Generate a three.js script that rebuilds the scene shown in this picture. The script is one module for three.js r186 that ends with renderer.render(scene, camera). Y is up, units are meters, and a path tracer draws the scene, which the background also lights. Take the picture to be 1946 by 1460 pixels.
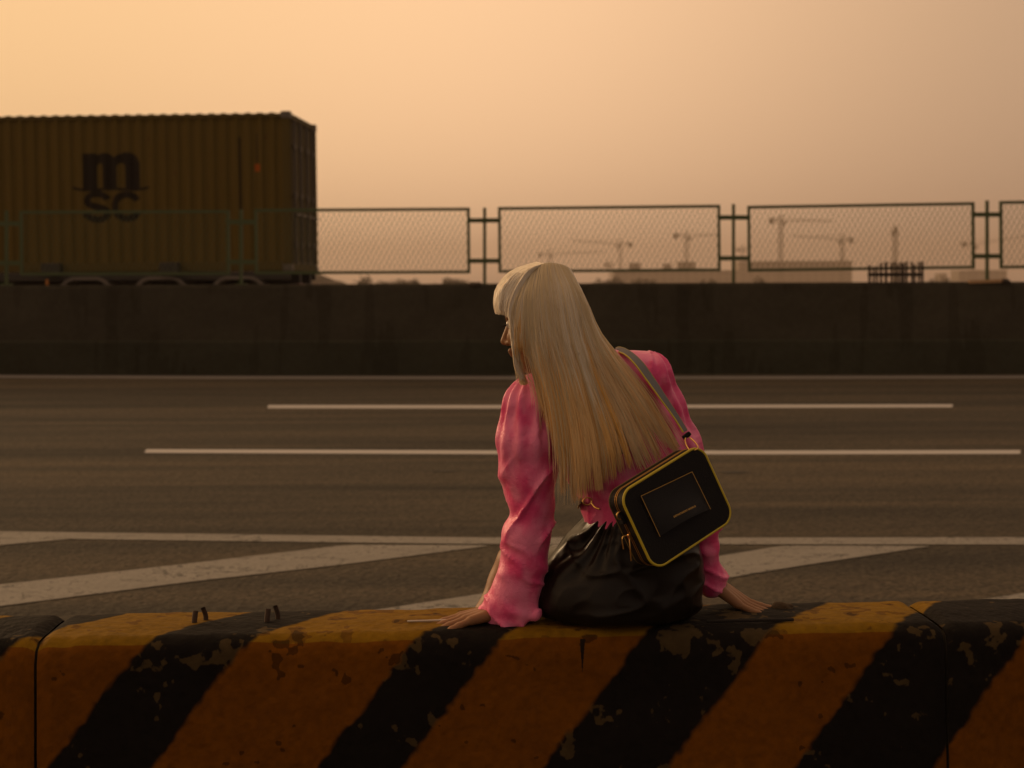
import * as THREE from 'three';
import { mergeGeometries } from 'three/addons/utils/BufferGeometryUtils.js';
import { FontLoader } from 'three/addons/loaders/FontLoader.js';
import { TextGeometry } from 'three/addons/geometries/TextGeometry.js';
import { RoundedBoxGeometry } from 'three/addons/geometries/RoundedBoxGeometry.js';

// ------------------------------------------------------------------ camera, sky, sun, exposure
const scene = new THREE.Scene();
const F_PX = 2787, W_PX = 1946, H_PX = 1460;
const camera = new THREE.PerspectiveCamera(2 * Math.atan(H_PX / 2 / F_PX) * 180 / Math.PI, W_PX / H_PX, 0.1, 6000);
camera.position.set(0, 1.64, 0);
camera.rotation.order = 'YXZ';
camera.rotation.set(-Math.atan((730 - 542) / F_PX), 0, -0.005);
camera.updateMatrixWorld(true);
camera.focus = 3.3;
camera.userData.fStop = 4.8;

const renderer = new THREE.WebGLRenderer({ antialias: true });
renderer.setSize(1024, 768);
renderer.toneMapping = THREE.LinearToneMapping;
renderer.toneMappingExposure = 1;
renderer.shadowMap.enabled = true;

const rad = (d) => d * Math.PI / 180;
const SUN_AZ = rad(-50), SUN_EL = rad(13);                   // from straight ahead (-z), to the left
const sunDir = new THREE.Vector3(Math.sin(SUN_AZ) * Math.cos(SUN_EL), Math.sin(SUN_EL), -Math.cos(SUN_AZ) * Math.cos(SUN_EL));
{
  const W = 512, H = 256, data = new Float32Array(W * H * 4);
  // hazy dusk air: radiance against the angle (degrees) from the sun, smooth between these stops; dust dims the last degrees above the horizon
  const stops = [[0, 1.18, 0.73, 0.32], [31, 1.10, 0.68, 0.33], [49, 1.10, 0.68, 0.37], [69, 0.61, 0.385, 0.23], [95, 0.47, 0.335, 0.235], [125, 0.29, 0.215, 0.17], [180, 0.20, 0.155, 0.13]];
  const cubic = (a, b, c, d, t) => 0.5 * (2 * b + (c - a) * t + (2 * a - 5 * b + 4 * c - d) * t * t + (3 * b - a - 3 * c + d) * t * t * t);
  for (let r = 0; r < H; r++) for (let c = 0; c < W; c++) {
    const up = ((r + 0.5) / H - 0.5) * Math.PI, rd = ((c + 0.5) / W - 0.5) * 2 * Math.PI;
    const x = Math.cos(rd) * Math.cos(up), y = Math.sin(up), z = Math.sin(rd) * Math.cos(up);
    const g = Math.acos(THREE.MathUtils.clamp(x * sunDir.x + y * sunDir.y + z * sunDir.z, -1, 1)) * 180 / Math.PI;
    let i = 0; while (i < stops.length - 2 && g > stops[i + 1][0]) i++;
    const S = (n) => stops[Math.max(0, Math.min(stops.length - 1, n))], t = (g - S(i)[0]) / (S(i + 1)[0] - S(i)[0]), o = (r * W + c) * 4;
    const dust = 1 - 0.46 * Math.exp(-Math.max(0, y) / 0.075);
    for (let k = 0; k < 3; k++) data[o + k] = Math.max(0.02, cubic(S(i - 1)[k + 1], S(i)[k + 1], S(i + 1)[k + 1], S(i + 2)[k + 1], t)) * Math.pow(dust, [0.95, 1, 0.9][k]);
    data[o + 3] = 1;
  }
  const t = new THREE.DataTexture(data, W, H, THREE.RGBAFormat, THREE.FloatType);
  t.mapping = THREE.EquirectangularReflectionMapping;
  t.magFilter = THREE.LinearFilter; t.minFilter = THREE.LinearFilter; t.needsUpdate = true;
  scene.background = t; scene.environment = t;
}
const sun = new THREE.DirectionalLight(new THREE.Color().setRGB(1.0, 0.66, 0.36), 1.2);
sun.position.copy(sunDir).multiplyScalar(60);
sun.castShadow = true; sun.shadow.radius = 24;
sun.shadow.mapSize.set(4096, 4096);
Object.assign(sun.shadow.camera, { left: -45, right: 45, top: 30, bottom: -30, near: 1, far: 160 });
sun.target.position.set(0, 0, -12);
scene.add(sun, sun.target);
sun.position.add(sun.target.position);
scene.fog = new THREE.FogExp2(new THREE.Color().setRGB(0.95, 0.76, 0.62), 0.0005);

// ------------------------------------------------------------------ helpers
const V = (x, y, z) => new THREE.Vector3(x, y, z);
const clamp = THREE.MathUtils.clamp, smooth = THREE.MathUtils.smoothstep, lerp = THREE.MathUtils.lerp;
function rng(seed) { let s = seed >>> 0; return () => { s = (s + 0x6d2b79f5) | 0; let t = Math.imul(s ^ (s >>> 15), 1 | s); t = (t + Math.imul(t ^ (t >>> 7), 61 | t)) ^ t; return ((t ^ (t >>> 14)) >>> 0) / 4294967296; }; }
function h3(x, y, z) { let h = Math.imul(x, 374761393) ^ Math.imul(y, 668265263) ^ Math.imul(z, 1274126177); h = Math.imul(h ^ (h >>> 13), 1103515245); return ((h ^ (h >>> 16)) >>> 0) / 4294967296; }
function n3(x, y, z) {                                        // value noise, -1..1
  const X = Math.floor(x), Y = Math.floor(y), Z = Math.floor(z); let a = x - X, b = y - Y, c = z - Z;
  a = a * a * (3 - 2 * a); b = b * b * (3 - 2 * b); c = c * c * (3 - 2 * c);
  const l = (p, q, t) => p + (q - p) * t;
  return 2 * l(l(l(h3(X, Y, Z), h3(X + 1, Y, Z), a), l(h3(X, Y + 1, Z), h3(X + 1, Y + 1, Z), a), b),
    l(l(h3(X, Y, Z + 1), h3(X + 1, Y, Z + 1), a), l(h3(X, Y + 1, Z + 1), h3(X + 1, Y + 1, Z + 1), a), b), c) - 1;
}
function n2(x, y, s = 0) {
  const X = Math.floor(x), Y = Math.floor(y); let a = x - X, b = y - Y; a = a * a * (3 - 2 * a); b = b * b * (3 - 2 * b);
  const p = h3(X, Y, s), q = h3(X + 1, Y, s), r = h3(X, Y + 1, s), t = h3(X + 1, Y + 1, s);
  return 2 * (p + (q - p) * a + (r - p + (p - q - r + t) * a) * b) - 1;
}
const fbm2 = (x, y, s, o = 4) => { let v = 0, a = 0.5; for (let i = 0; i < o; i++) { v += a * n2(x, y, s + i); x *= 2.03; y *= 2.03; a *= 0.5; } return v; };
const fbm3 = (x, y, z, o = 3) => { let v = 0, a = 0.5; for (let i = 0; i < o; i++) { v += a * n3(x, y, z); x = x * 2.03 + 7.1; y *= 2.03; z *= 2.03; a *= 0.5; } return v; };

// a pixel of the photograph's frame and a depth (metres straight ahead) -> a point of the place
const _m = camera.matrixWorld;
function ray(px, py) { return V((px - W_PX / 2) / F_PX, (H_PX / 2 - py) / F_PX, -1).transformDirection(_m); }
function P(px, py, d) { const r = ray(px, py); return r.multiplyScalar(d / -r.z).add(camera.position); }
function onY(px, py, y) { const r = ray(px, py); return r.multiplyScalar((y - camera.position.y) / r.y).add(camera.position); }
const SLOPE = 0.02045;                                        // the carriageway falls 2 % towards the near edge
const roadY = (z) => SLOPE * -z;
function onRoad(px, py, lift = 0) { const r = ray(px, py); const t = (lift - camera.position.y + SLOPE * -0) / (r.y + SLOPE * r.z); return r.multiplyScalar(t).add(camera.position); }

const used = new Map();
function numbered(n) { const k = used.get(n) ?? 0; used.set(n, k + 1); return k ? n + '_' + String(k).padStart(3, '0') : n; }
function shadowed(m) { m.castShadow = true; m.receiveShadow = true; return m; }
function tag(o, label, category, group, kind) { o.userData.label = label; if (category) o.userData.category = category; if (group) o.userData.group = group; if (kind) o.userData.kind = kind; return o; }
function thing(name, base, label, category, group) { const g = new THREE.Group(); g.name = numbered(name); g.position.copy(base); tag(g, label, category, group); scene.add(g); return g; }
const baseOf = (o) => { const v = V(0, 0, 0); for (let p = o; p && p !== scene; p = p.parent) v.add(p.position); return v; };
function part(parent, name, geo, mat, label) {                // geo in world coordinates
  const b = baseOf(parent); geo.translate(-b.x, -b.y, -b.z);
  const m = shadowed(new THREE.Mesh(geo, mat)); m.name = name; if (label) m.userData.label = label; parent.add(m); return m;
}
function struct(name, geo, mat, label) { const m = shadowed(new THREE.Mesh(geo, mat)); m.name = numbered(name); m.userData.kind = 'structure'; if (label) m.userData.label = label; scene.add(m); return m; }
const lin = (r, g, b) => new THREE.Color().setRGB(r, g, b);
const std = (c, rough, o = {}) => new THREE.MeshStandardMaterial({ color: c, roughness: rough, ...o });
const phys = (c, rough, o = {}) => new THREE.MeshPhysicalMaterial({ color: c, roughness: rough, ...o });

function merged(list) { return mergeGeometries(list.map((g) => { const n = g.index ? g.toNonIndexed() : g; for (const k of Object.keys(n.attributes)) if (!['position', 'normal', 'uv'].includes(k)) n.deleteAttribute(k); if (!n.attributes.uv) n.setAttribute('uv', new THREE.BufferAttribute(new Float32Array(n.attributes.position.count * 2), 2)); return n; })); }
function bar(a, b, w, h = w, up = V(0, 1, 0)) {               // a square bar from a to b
  const d = b.clone().sub(a), L = d.length(); d.normalize();
  const g = new THREE.BoxGeometry(w, h, L);
  let x = new THREE.Vector3().crossVectors(up, d); if (x.lengthSq() < 1e-6) x = new THREE.Vector3().crossVectors(V(0, 0, 1), d); x.normalize();
  const y = new THREE.Vector3().crossVectors(d, x);
  return g.applyMatrix4(new THREE.Matrix4().makeBasis(x, y, d).setPosition(a.clone().add(b).multiplyScalar(0.5)));
}
function tube(pts, r, seg = 24, sides = 8, closed = false) { return new THREE.TubeGeometry(new THREE.CatmullRomCurve3(pts, closed), seg, r, sides, closed); }

// surface nets: a smooth mesh of the zero set of f (negative inside)
function surface(f, lo, hi, cell) {
  const nx = Math.ceil((hi.x - lo.x) / cell) + 1, ny = Math.ceil((hi.y - lo.y) / cell) + 1, nz = Math.ceil((hi.z - lo.z) / cell) + 1;
  const v = new Float32Array(nx * ny * nz), id = new Int32Array(nx * ny * nz).fill(-1), pos = [], idx = [];
  for (let k = 0, i = 0; k < nz; k++) for (let j = 0; j < ny; j++) for (let l = 0; l < nx; l++, i++) v[i] = f(lo.x + l * cell, lo.y + j * cell, lo.z + k * cell);
  const at = (l, j, k) => (k * ny + j) * nx + l;
  const E = [[0, 1], [2, 3], [4, 5], [6, 7], [0, 2], [1, 3], [4, 6], [5, 7], [0, 4], [1, 5], [2, 6], [3, 7]], c = new Float32Array(8);
  for (let k = 0; k < nz - 1; k++) for (let j = 0; j < ny - 1; j++) for (let l = 0; l < nx - 1; l++) {
    let mask = 0; const o = at(l, j, k);
    for (let q = 0; q < 8; q++) { c[q] = v[o + (q & 1) + ((q >> 1) & 1) * nx + (q >> 2) * nx * ny]; if (c[q] < 0) mask |= 1 << q; }
    if (mask === 0 || mask === 255) continue;
    let sx = 0, sy = 0, sz = 0, n = 0;
    for (const [a, b] of E) if (((mask >> a) & 1) !== ((mask >> b) & 1)) {
      const t = c[a] / (c[a] - c[b]);
      sx += (a & 1) + ((b & 1) - (a & 1)) * t; sy += ((a >> 1) & 1) + (((b >> 1) & 1) - ((a >> 1) & 1)) * t; sz += (a >> 2) + ((b >> 2) - (a >> 2)) * t; n++;
    }
    id[o] = pos.length / 3;
    pos.push(lo.x + (l + sx / n) * cell, lo.y + (j + sy / n) * cell, lo.z + (k + sz / n) * cell);
  }
  const quad = (a, b, d, e, flip) => { if (a < 0 || b < 0 || d < 0 || e < 0) return; flip ? idx.push(a, d, b, a, e, d) : idx.push(a, b, d, a, d, e); };
  for (let k = 1; k < nz - 1; k++) for (let j = 1; j < ny - 1; j++) for (let l = 1; l < nx - 1; l++) {
    const o = at(l, j, k), s = v[o] < 0;
    if (s !== v[o + 1] < 0) quad(id[o], id[o - nx], id[o - nx - nx * ny], id[o - nx * ny], !s);
    if (s !== v[o + nx] < 0) quad(id[o], id[o - nx * ny], id[o - nx * ny - 1], id[o - 1], !s);
    if (s !== v[o + nx * ny] < 0) quad(id[o], id[o - 1], id[o - 1 - nx], id[o - nx], !s);
  }
  const g = new THREE.BufferGeometry();
  g.setAttribute('position', new THREE.Float32BufferAttribute(pos, 3)); g.setIndex(idx); g.computeVertexNormals();
  return g;
}
const smin = (a, b, k) => { const h = Math.max(k - Math.abs(a - b), 0) / k; return Math.min(a, b) - h * h * k * 0.25; };
const cone = (a, b, ra, rb = ra, zs = 1) => ({ ax: a.x, ay: a.y, az: a.z, bx: b.x - a.x, by: b.y - a.y, bz: b.z - a.z, ll: Math.max(1e-9, (b.x - a.x) ** 2 + (b.y - a.y) ** 2 + (b.z - a.z) ** 2), ra, rb, zs });
function dCone(q, x, y, z) {
  const px = x - q.ax, py = y - q.ay, pz = z - q.az; let t = (px * q.bx + py * q.by + pz * q.bz) / q.ll; t = t < 0 ? 0 : t > 1 ? 1 : t;
  const ex = px - q.bx * t, ey = py - q.by * t, ez = (pz - q.bz * t) * q.zs;
  return Math.sqrt(ex * ex + ey * ey + ez * ez) - (q.ra + (q.rb - q.ra) * t);
}
const chain = (pts) => pts.slice(1).map((p, i) => cone(pts[i][0], p[0], pts[i][1], p[1], p[2] ?? 1));
const field = (list, k) => (x, y, z) => { let d = 9; for (let i = 0; i < list.length; i++) { const e = dCone(list[i], x, y, z); if (e < d + k) d = d === 9 ? e : smin(d, e, k); } return d; };
function boundsOf(list, pad) { const b = new THREE.Box3(); for (const q of list) { const r = Math.max(q.ra, q.rb); for (const t of [0, 1]) b.expandByPoint(V(q.ax + q.bx * t - r, q.ay + q.by * t - r, q.az + q.bz * t - r)), b.expandByPoint(V(q.ax + q.bx * t + r, q.ay + q.by * t + r, q.az + q.bz * t + r)); } b.expandByScalar(pad); return b; }
function displace(g, f) {                                     // move every vertex along its normal by f(x, y, z, normal)
  const p = g.attributes.position, n = g.attributes.normal;
  for (let i = 0; i < p.count; i++) { const d = f(p.getX(i), p.getY(i), p.getZ(i), n.getX(i), n.getY(i), n.getZ(i)); p.setXYZ(i, p.getX(i) + n.getX(i) * d, p.getY(i) + n.getY(i) * d, p.getZ(i) + n.getZ(i) * d); }
  g.computeVertexNormals(); return g;
}
function tint(g, f) { const p = g.attributes.position, a = new Float32Array(p.count * 3); for (let i = 0; i < p.count; i++) a.set(f(p.getX(i), p.getY(i), p.getZ(i)), i * 3); g.setAttribute('color', new THREE.BufferAttribute(a, 3)); return g; }

// textures computed from noise; f(u, v) -> [r, g, b] linear, u and v in 0..1
function texture(w, h, f, data = false) {
  const a = new Uint8Array(w * h * 4), enc = (c) => { c = clamp(c, 0, 1); return Math.round(255 * (data ? c : c <= 0.0031308 ? 12.92 * c : 1.055 * Math.pow(c, 1 / 2.4) - 0.055)); };
  for (let y = 0, o = 0; y < h; y++) for (let x = 0; x < w; x++, o += 4) { const c = f((x + 0.5) / w, (y + 0.5) / h); a[o] = enc(c[0]); a[o + 1] = enc(c[1]); a[o + 2] = enc(c[2]); a[o + 3] = 255; }
  const t = new THREE.DataTexture(a, w, h); t.wrapS = t.wrapT = THREE.RepeatWrapping; t.magFilter = THREE.LinearFilter; t.minFilter = THREE.LinearMipmapLinearFilter; t.generateMipmaps = true;
  if (!data) t.colorSpace = THREE.SRGBColorSpace; t.needsUpdate = true; return t;
}
function grid(nu, nv, f, uvf) {                               // f(u, v) -> Vector3; uvf -> [u, v]
  const pos = [], uv = [], idx = [];
  for (let j = 0; j <= nv; j++) for (let i = 0; i <= nu; i++) { const p = f(i / nu, j / nv); pos.push(p.x, p.y, p.z); const t = uvf ? uvf(i / nu, j / nv, p) : [i / nu, j / nv]; uv.push(t[0], t[1]); }
  for (let j = 0; j < nv; j++) for (let i = 0; i < nu; i++) { const a = j * (nu + 1) + i; idx.push(a, a + 1, a + nu + 2, a, a + nu + 2, a + nu + 1); }
  const g = new THREE.BufferGeometry(); g.setAttribute('position', new THREE.Float32BufferAttribute(pos, 3)); g.setAttribute('uv', new THREE.Float32BufferAttribute(uv, 2)); g.setIndex(idx); g.computeVertexNormals(); return g;
}

// ------------------------------------------------------------------ ground and road
const WALL_L = onRoad(0, 711.5), WALL_R = onRoad(1946, 711.5);                    // foot of the median wall
const wallX = V(0, 0, 0).subVectors(WALL_R, WALL_L).setY(0).normalize(), wallN = V(-wallX.z, 0, wallX.x);   // along it; towards the camera
const wallAt = (px, py, out = 0) => {                          // where the pixel's ray meets the wall's vertical plane, moved OUT towards the camera
  const r = ray(px, py), o = WALL_L.clone().addScaledVector(wallN, out), t = o.sub(camera.position).setY(0).dot(wallN) / r.dot(wallN);
  return r.multiplyScalar(t).add(camera.position);
};
struct('ground', grid(24, 24, (u, v) => V((u - 0.5) * 4000, -2.5, 40 - v * 2000)), std(lin(0.075, 0.065, 0.045), 1), 'flat open land far beyond the highway');
const asphaltMap = texture(2048, 1024, (u, v) => {             // 16 m along the traffic by 8 m across
  const x = u * 16, y = v * 8, wrap = (s) => { const k = smooth(v, 0.85, 1); return lerp(s(x, y), s(x, y - 8), k); };
  const streak = wrap((a, b) => fbm2(a * 0.11, b * 1.9, 3, 4) + 0.5 * fbm2(a * 0.5, b * 7, 9, 3));
  const grain = fbm2(x * 60, y * 60, 20, 2), spk = h3(Math.floor(x * 128), Math.floor(y * 128), 5);
  const pale = spk > 0.975 ? 0.05 : 0, l = 0.046 * (1 + 0.85 * streak) * (1 + 0.95 * grain) + pale * (0.5 + 0.5 * n2(x * 3, y * 3, 8));
  const warm = 0.5 + 0.5 * clamp(streak * 1.6, -1, 1);
  return [l * lerp(1.05, 1.16, warm), l * lerp(0.98, 0.96, warm), l * lerp(0.86, 0.72, warm)];
});
asphaltMap.repeat.set(1 / 16, 1 / 8);
const grainBump = texture(512, 512, (u, v) => { const g = 0.5 + 0.5 * fbm2(u * 90, v * 90, 31, 3); return [g, g, g]; }, true);
grainBump.repeat.set(1 / 2, 1 / 2);
const asphalt = phys(lin(0.92, 0.87, 0.75), 0.85, { specularIntensity: 0.35, map: asphaltMap, bumpMap: grainBump, bumpScale: 0.01 });
const xz = (u, v, p) => [p.x, -p.z];
struct('road', grid(40, 20, (u, v) => { const z = 4 - v * 24.6 - (WALL_L.z - WALL_R.z) * 0 ; const x = (u - 0.5) * 90; const zz = v === 1 ? WALL_L.z + (x - WALL_L.x) * wallX.z / wallX.x - 0.6 : z; return V(x, roadY(zz), zz); }, xz), asphalt, 'dark asphalt carriageway with pale streaks along the traffic');
struct('far_road', grid(20, 4, (u, v) => { const x = (u - 0.5) * 120, z0 = WALL_L.z + (x - WALL_L.x) * wallX.z / wallX.x - 0.75, z = z0 - v * 15; return V(x, roadY(z0) - 0.02 * v * 15, z); }, xz), asphalt, 'far carriageway behind the median wall');
{ // verge falling from the far carriageway down to the plain
  struct('embankment', grid(20, 4, (u, v) => { const x = (u - 0.5) * 120, z0 = WALL_L.z + (x - WALL_L.x) * wallX.z / wallX.x - 15.75; return V(x, lerp(roadY(-20.6) - 0.3, -2.6, v), z0 - v * 8); }, xz), std(lin(0.09, 0.075, 0.05), 1), 'earth slope down from the far carriageway');
}
const paintMap = texture(1024, 1024, (u, v) => {               // worn road paint, 2 m square
  const x = u * 2, y = v * 2, w = fbm2(x * 4, y * 9, 41, 4), g = fbm2(x * 45, y * 70, 45, 3), c = Math.abs(fbm2(x * 2.3 + 4, y * 5, 47, 5));
  let l = 0.19 * (1 + 0.25 * w + 0.25 * g); if (w * 0.7 + g > 0.42) l = 0.06; if (c < 0.012) l = 0.035;
  return [l * 1.03, l * 0.97, l * 0.86];
});
paintMap.repeat.set(0.5, 0.5);
const paint = std(lin(1, 1, 1), 0.75, { map: paintMap, bumpMap: grainBump, bumpScale: 0.004 });
const paintClean = std(lin(0.42, 0.405, 0.395), 0.7, { bumpMap: grainBump, bumpScale: 0.003 });
function strip(topPts, botPts, n, lift) {                      // painted band between two lines of photograph pixels
  const pick = (p, t) => { const x = lerp(p[0][0], p[p.length - 1][0], t); let i = 0; while (i < p.length - 2 && x > p[i + 1][0]) i++; const k = (x - p[i][0]) / (p[i + 1][0] - p[i][0]); return [x, lerp(p[i][1], p[i + 1][1], k)]; };
  return grid(n, 1, (u, v) => { const [x, y] = pick(v ? topPts : botPts, u); return onRoad(x, y, lift); }, (u, v, p) => [p.x, -p.z]);
}
struct('edge_line', strip([[-60, 1008], [0, 1010], [400, 1015], [900, 1021.5], [1400, 1022], [2010, 1021]], [[-60, 1020], [0, 1022.5], [400, 1028], [900, 1034], [1400, 1034.5], [2010, 1035]], 60, 0.004), paint, 'worn white line along the near edge of the lanes');
struct('edge_line', strip([[-60, 713.2], [400, 715.2], [1000, 715.8], [1500, 715], [2010, 714]], [[-60, 717.8], [400, 719.8], [1000, 720.6], [1500, 720], [2010, 718.8]], 40, 0.004), std(lin(0.2, 0.185, 0.175), 0.75), 'thin white line along the foot of the median wall');
struct('lane_line', strip([[510, 770], [1000, 770.2], [1811, 768.6]], [[508, 776], [1000, 776.4], [1810, 774.2]], 20, 0.004), paintClean, 'white lane dash nearer the median wall');
struct('lane_line', strip([[278, 854], [950, 856.4], [1400, 856.6], [1940, 855.6]], [[274, 860.6], [950, 863.2], [1400, 863.6], [1939, 862.6]], 20, 0.004), paintClean, 'white lane dash nearer the camera');
struct('chevron_stripe', strip([[-300, 1026], [0, 1023.5], [137, 1022.8]], [[-300, 1068], [0, 1036], [137, 1024.2]], 10, 0.004), paint, 'white hatching stripe at the left edge of the frame');
struct('chevron_stripe', strip([[-500, 1170], [0, 1111], [350, 1072], [660, 1035.5], [925, 1036.5]], [[-500, 1212], [0, 1152], [350, 1107], [660, 1072], [925, 1038]], 40, 0.004), paint, 'long white hatching stripe left of the woman');
struct('chevron_stripe', strip([[300, 1224], [690, 1163], [905, 1130], [1345, 1060.5], [1485, 1037.4], [1765, 1037.4]], [[300, 1277], [690, 1214], [905, 1179], [1345, 1105], [1485, 1081], [1765, 1038.6]], 60, 0.004), paint, 'white hatching stripe passing behind the woman');
struct('chevron_stripe', strip([[1500, 1197], [1850, 1142], [2300, 1072]], [[1500, 1247], [1850, 1190], [2300, 1116]], 20, 0.004), paint, 'white hatching stripe at the right, behind the barrier');

struct('tar_patch', strip([[1368, 896.6], [1395, 895.4], [1426, 896.4]], [[1368, 897.6], [1395, 899.2], [1426, 898]], 8, 0.004), std(lin(0.012, 0.01, 0.008), 0.8), 'thin dark tar patch on the lane right of the bag');
struct('tar_patch', strip([[818, 894.8], [846, 894], [870, 894.6]], [[818, 895.8], [846, 896.4], [870, 895.6]], 8, 0.004), std(lin(0.016, 0.013, 0.01), 0.8), 'faint dark tar patch on the lane left of the woman');

// ------------------------------------------------------------------ median wall with its mesh fence
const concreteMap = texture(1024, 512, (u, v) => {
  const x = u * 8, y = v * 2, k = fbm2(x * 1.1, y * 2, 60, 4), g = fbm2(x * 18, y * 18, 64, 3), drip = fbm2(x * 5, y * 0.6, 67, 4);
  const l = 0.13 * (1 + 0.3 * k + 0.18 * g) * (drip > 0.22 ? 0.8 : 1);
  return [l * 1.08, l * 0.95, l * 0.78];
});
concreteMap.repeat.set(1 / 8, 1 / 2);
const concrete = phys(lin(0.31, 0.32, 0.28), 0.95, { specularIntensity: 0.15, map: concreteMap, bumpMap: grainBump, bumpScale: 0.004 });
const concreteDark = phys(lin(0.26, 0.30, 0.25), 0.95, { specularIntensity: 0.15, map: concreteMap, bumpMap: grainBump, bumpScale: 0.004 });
const wall = thing('median_wall', V(0, roadY(-20.2), -20.2), 'long dark concrete median wall across the far side of the road', 'wall');
{
  const ext = (prof, mat, name) => {                            // prof: [out, height above the foot]; tops follow the photograph's line
    const L = 60, a = WALL_L.clone().addScaledVector(wallX, -22);
    const geo = grid(60, prof.length - 1, (u, v) => { const [o, h] = prof[Math.round(v * (prof.length - 1))]; const p = a.clone().addScaledVector(wallX, u * L).addScaledVector(wallN, o); p.y = roadY(a.clone().addScaledVector(wallX, u * L).z) + h; return p; }, (u, v) => [u * L, prof[Math.round(v * (prof.length - 1))][1]]);
    return part(wall, name, geo.toNonIndexed(), mat).geometry.computeVertexNormals();
  };
  const top = 1.245;
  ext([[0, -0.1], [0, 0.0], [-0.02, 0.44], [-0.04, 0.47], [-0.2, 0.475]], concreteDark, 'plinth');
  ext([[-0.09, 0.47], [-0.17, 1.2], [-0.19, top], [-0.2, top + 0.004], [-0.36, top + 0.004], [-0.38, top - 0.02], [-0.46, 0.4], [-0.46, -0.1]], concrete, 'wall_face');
}
const WALL_TOP_OUT = -0.28;                                     // the fence stands on the middle of the wall's top
const greenSteel = std(lin(0.05, 0.075, 0.022), 0.55, { metalness: 0.1 });
const fence = thing('mesh_fence', wallAt(921, 541, WALL_TOP_OUT), 'green steel anti-glare fence of framed mesh panels on the median wall', 'fence');
{
  const w = (x, y, o = 0) => wallAt(x, y, WALL_TOP_OUT + o);
  const posts = [[-430, 404, 424, 503], [12, 400, 425, 500], [458, 398, 422, 498], [921, 395, 419, 496], [1394, 388, 413.5, 491], [1876, 381, 408, 487], [2366, 374, 402, 482]];
  const edges = [[-405, -18, 406, 404, 523, 522], [40, 433, 403.5, 402, 521, 520], [486, 890, 400, 397.5, 519, 517], [949, 1366, 396.5, 392, 516, 513], [1423, 1849, 394, 387, 514, 508], [1902, 2340, 385, 378, 508, 502]];
  for (const [x, t, u, l] of posts) {
    const p = part(fence, 'post', merged([bar(w(x, 548), w(x, t), 0.042), bar(w(x - 9, 541), w(x + 10, 541), 0.1, 0.03)]), greenSteel);
    for (const y of [u, l]) part(p, 'bracket', bar(w(x - 28, y), w(x + 28, y), 0.035, 0.062), greenSteel);
  }
  for (const [x0, x1, a0, a1, b0, b1] of edges) {
    const A = w(x0, a0), B = w(x1, a1), C = w(x1 + 1, b1), D = w(x0 + 1, b0), t = 0.04;
    const fr = part(fence, 'panel_frame', merged([bar(A, B, t), bar(D, C, t), bar(A.clone().setY(A.y + t / 2), D.clone().setY(D.y - t / 2), t * 0.98), bar(B.clone().setY(B.y + t / 2), C.clone().setY(C.y - t / 2), t * 0.98)]), greenSteel);
    const L = B.distanceTo(A), H = A.distanceTo(D), list = [], at = (u, v) => A.clone().lerp(B, u / L).lerp(D.clone().lerp(C, u / L), v / H);
    const step = 0.074, k = 1.8;                                // expanded metal: steep diamonds
    for (const s of [-1, 1]) for (let c = -H / k; c < L + H / k; c += step) {
      let u0 = s > 0 ? c : c, v0 = 0, u1 = c + s * H / k, v1 = H;
      const cut = (ua, va, ub, vb) => { let ta = 0, tb = 1; const du = ub - ua; if (du !== 0) { const t0 = (0 - ua) / du, t1 = (L - ua) / du; ta = Math.max(ta, Math.min(t0, t1)); tb = Math.min(tb, Math.max(t0, t1)); } return [ta, tb]; };
      const [ta, tb] = cut(u0, v0, u1, v1); if (tb - ta < 0.02) continue;
      list.push(bar(at(lerp(u0, u1, ta), lerp(v0, v1, ta)), at(lerp(u0, u1, tb), lerp(v0, v1, tb)), s > 0 ? 0.0034 : 0.0052, 0.004, wallN));
    }
    const m = part(fr, 'wire_mesh', merged(list), greenSteel); m.userData.kind = 'stuff';
  }
}
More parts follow.
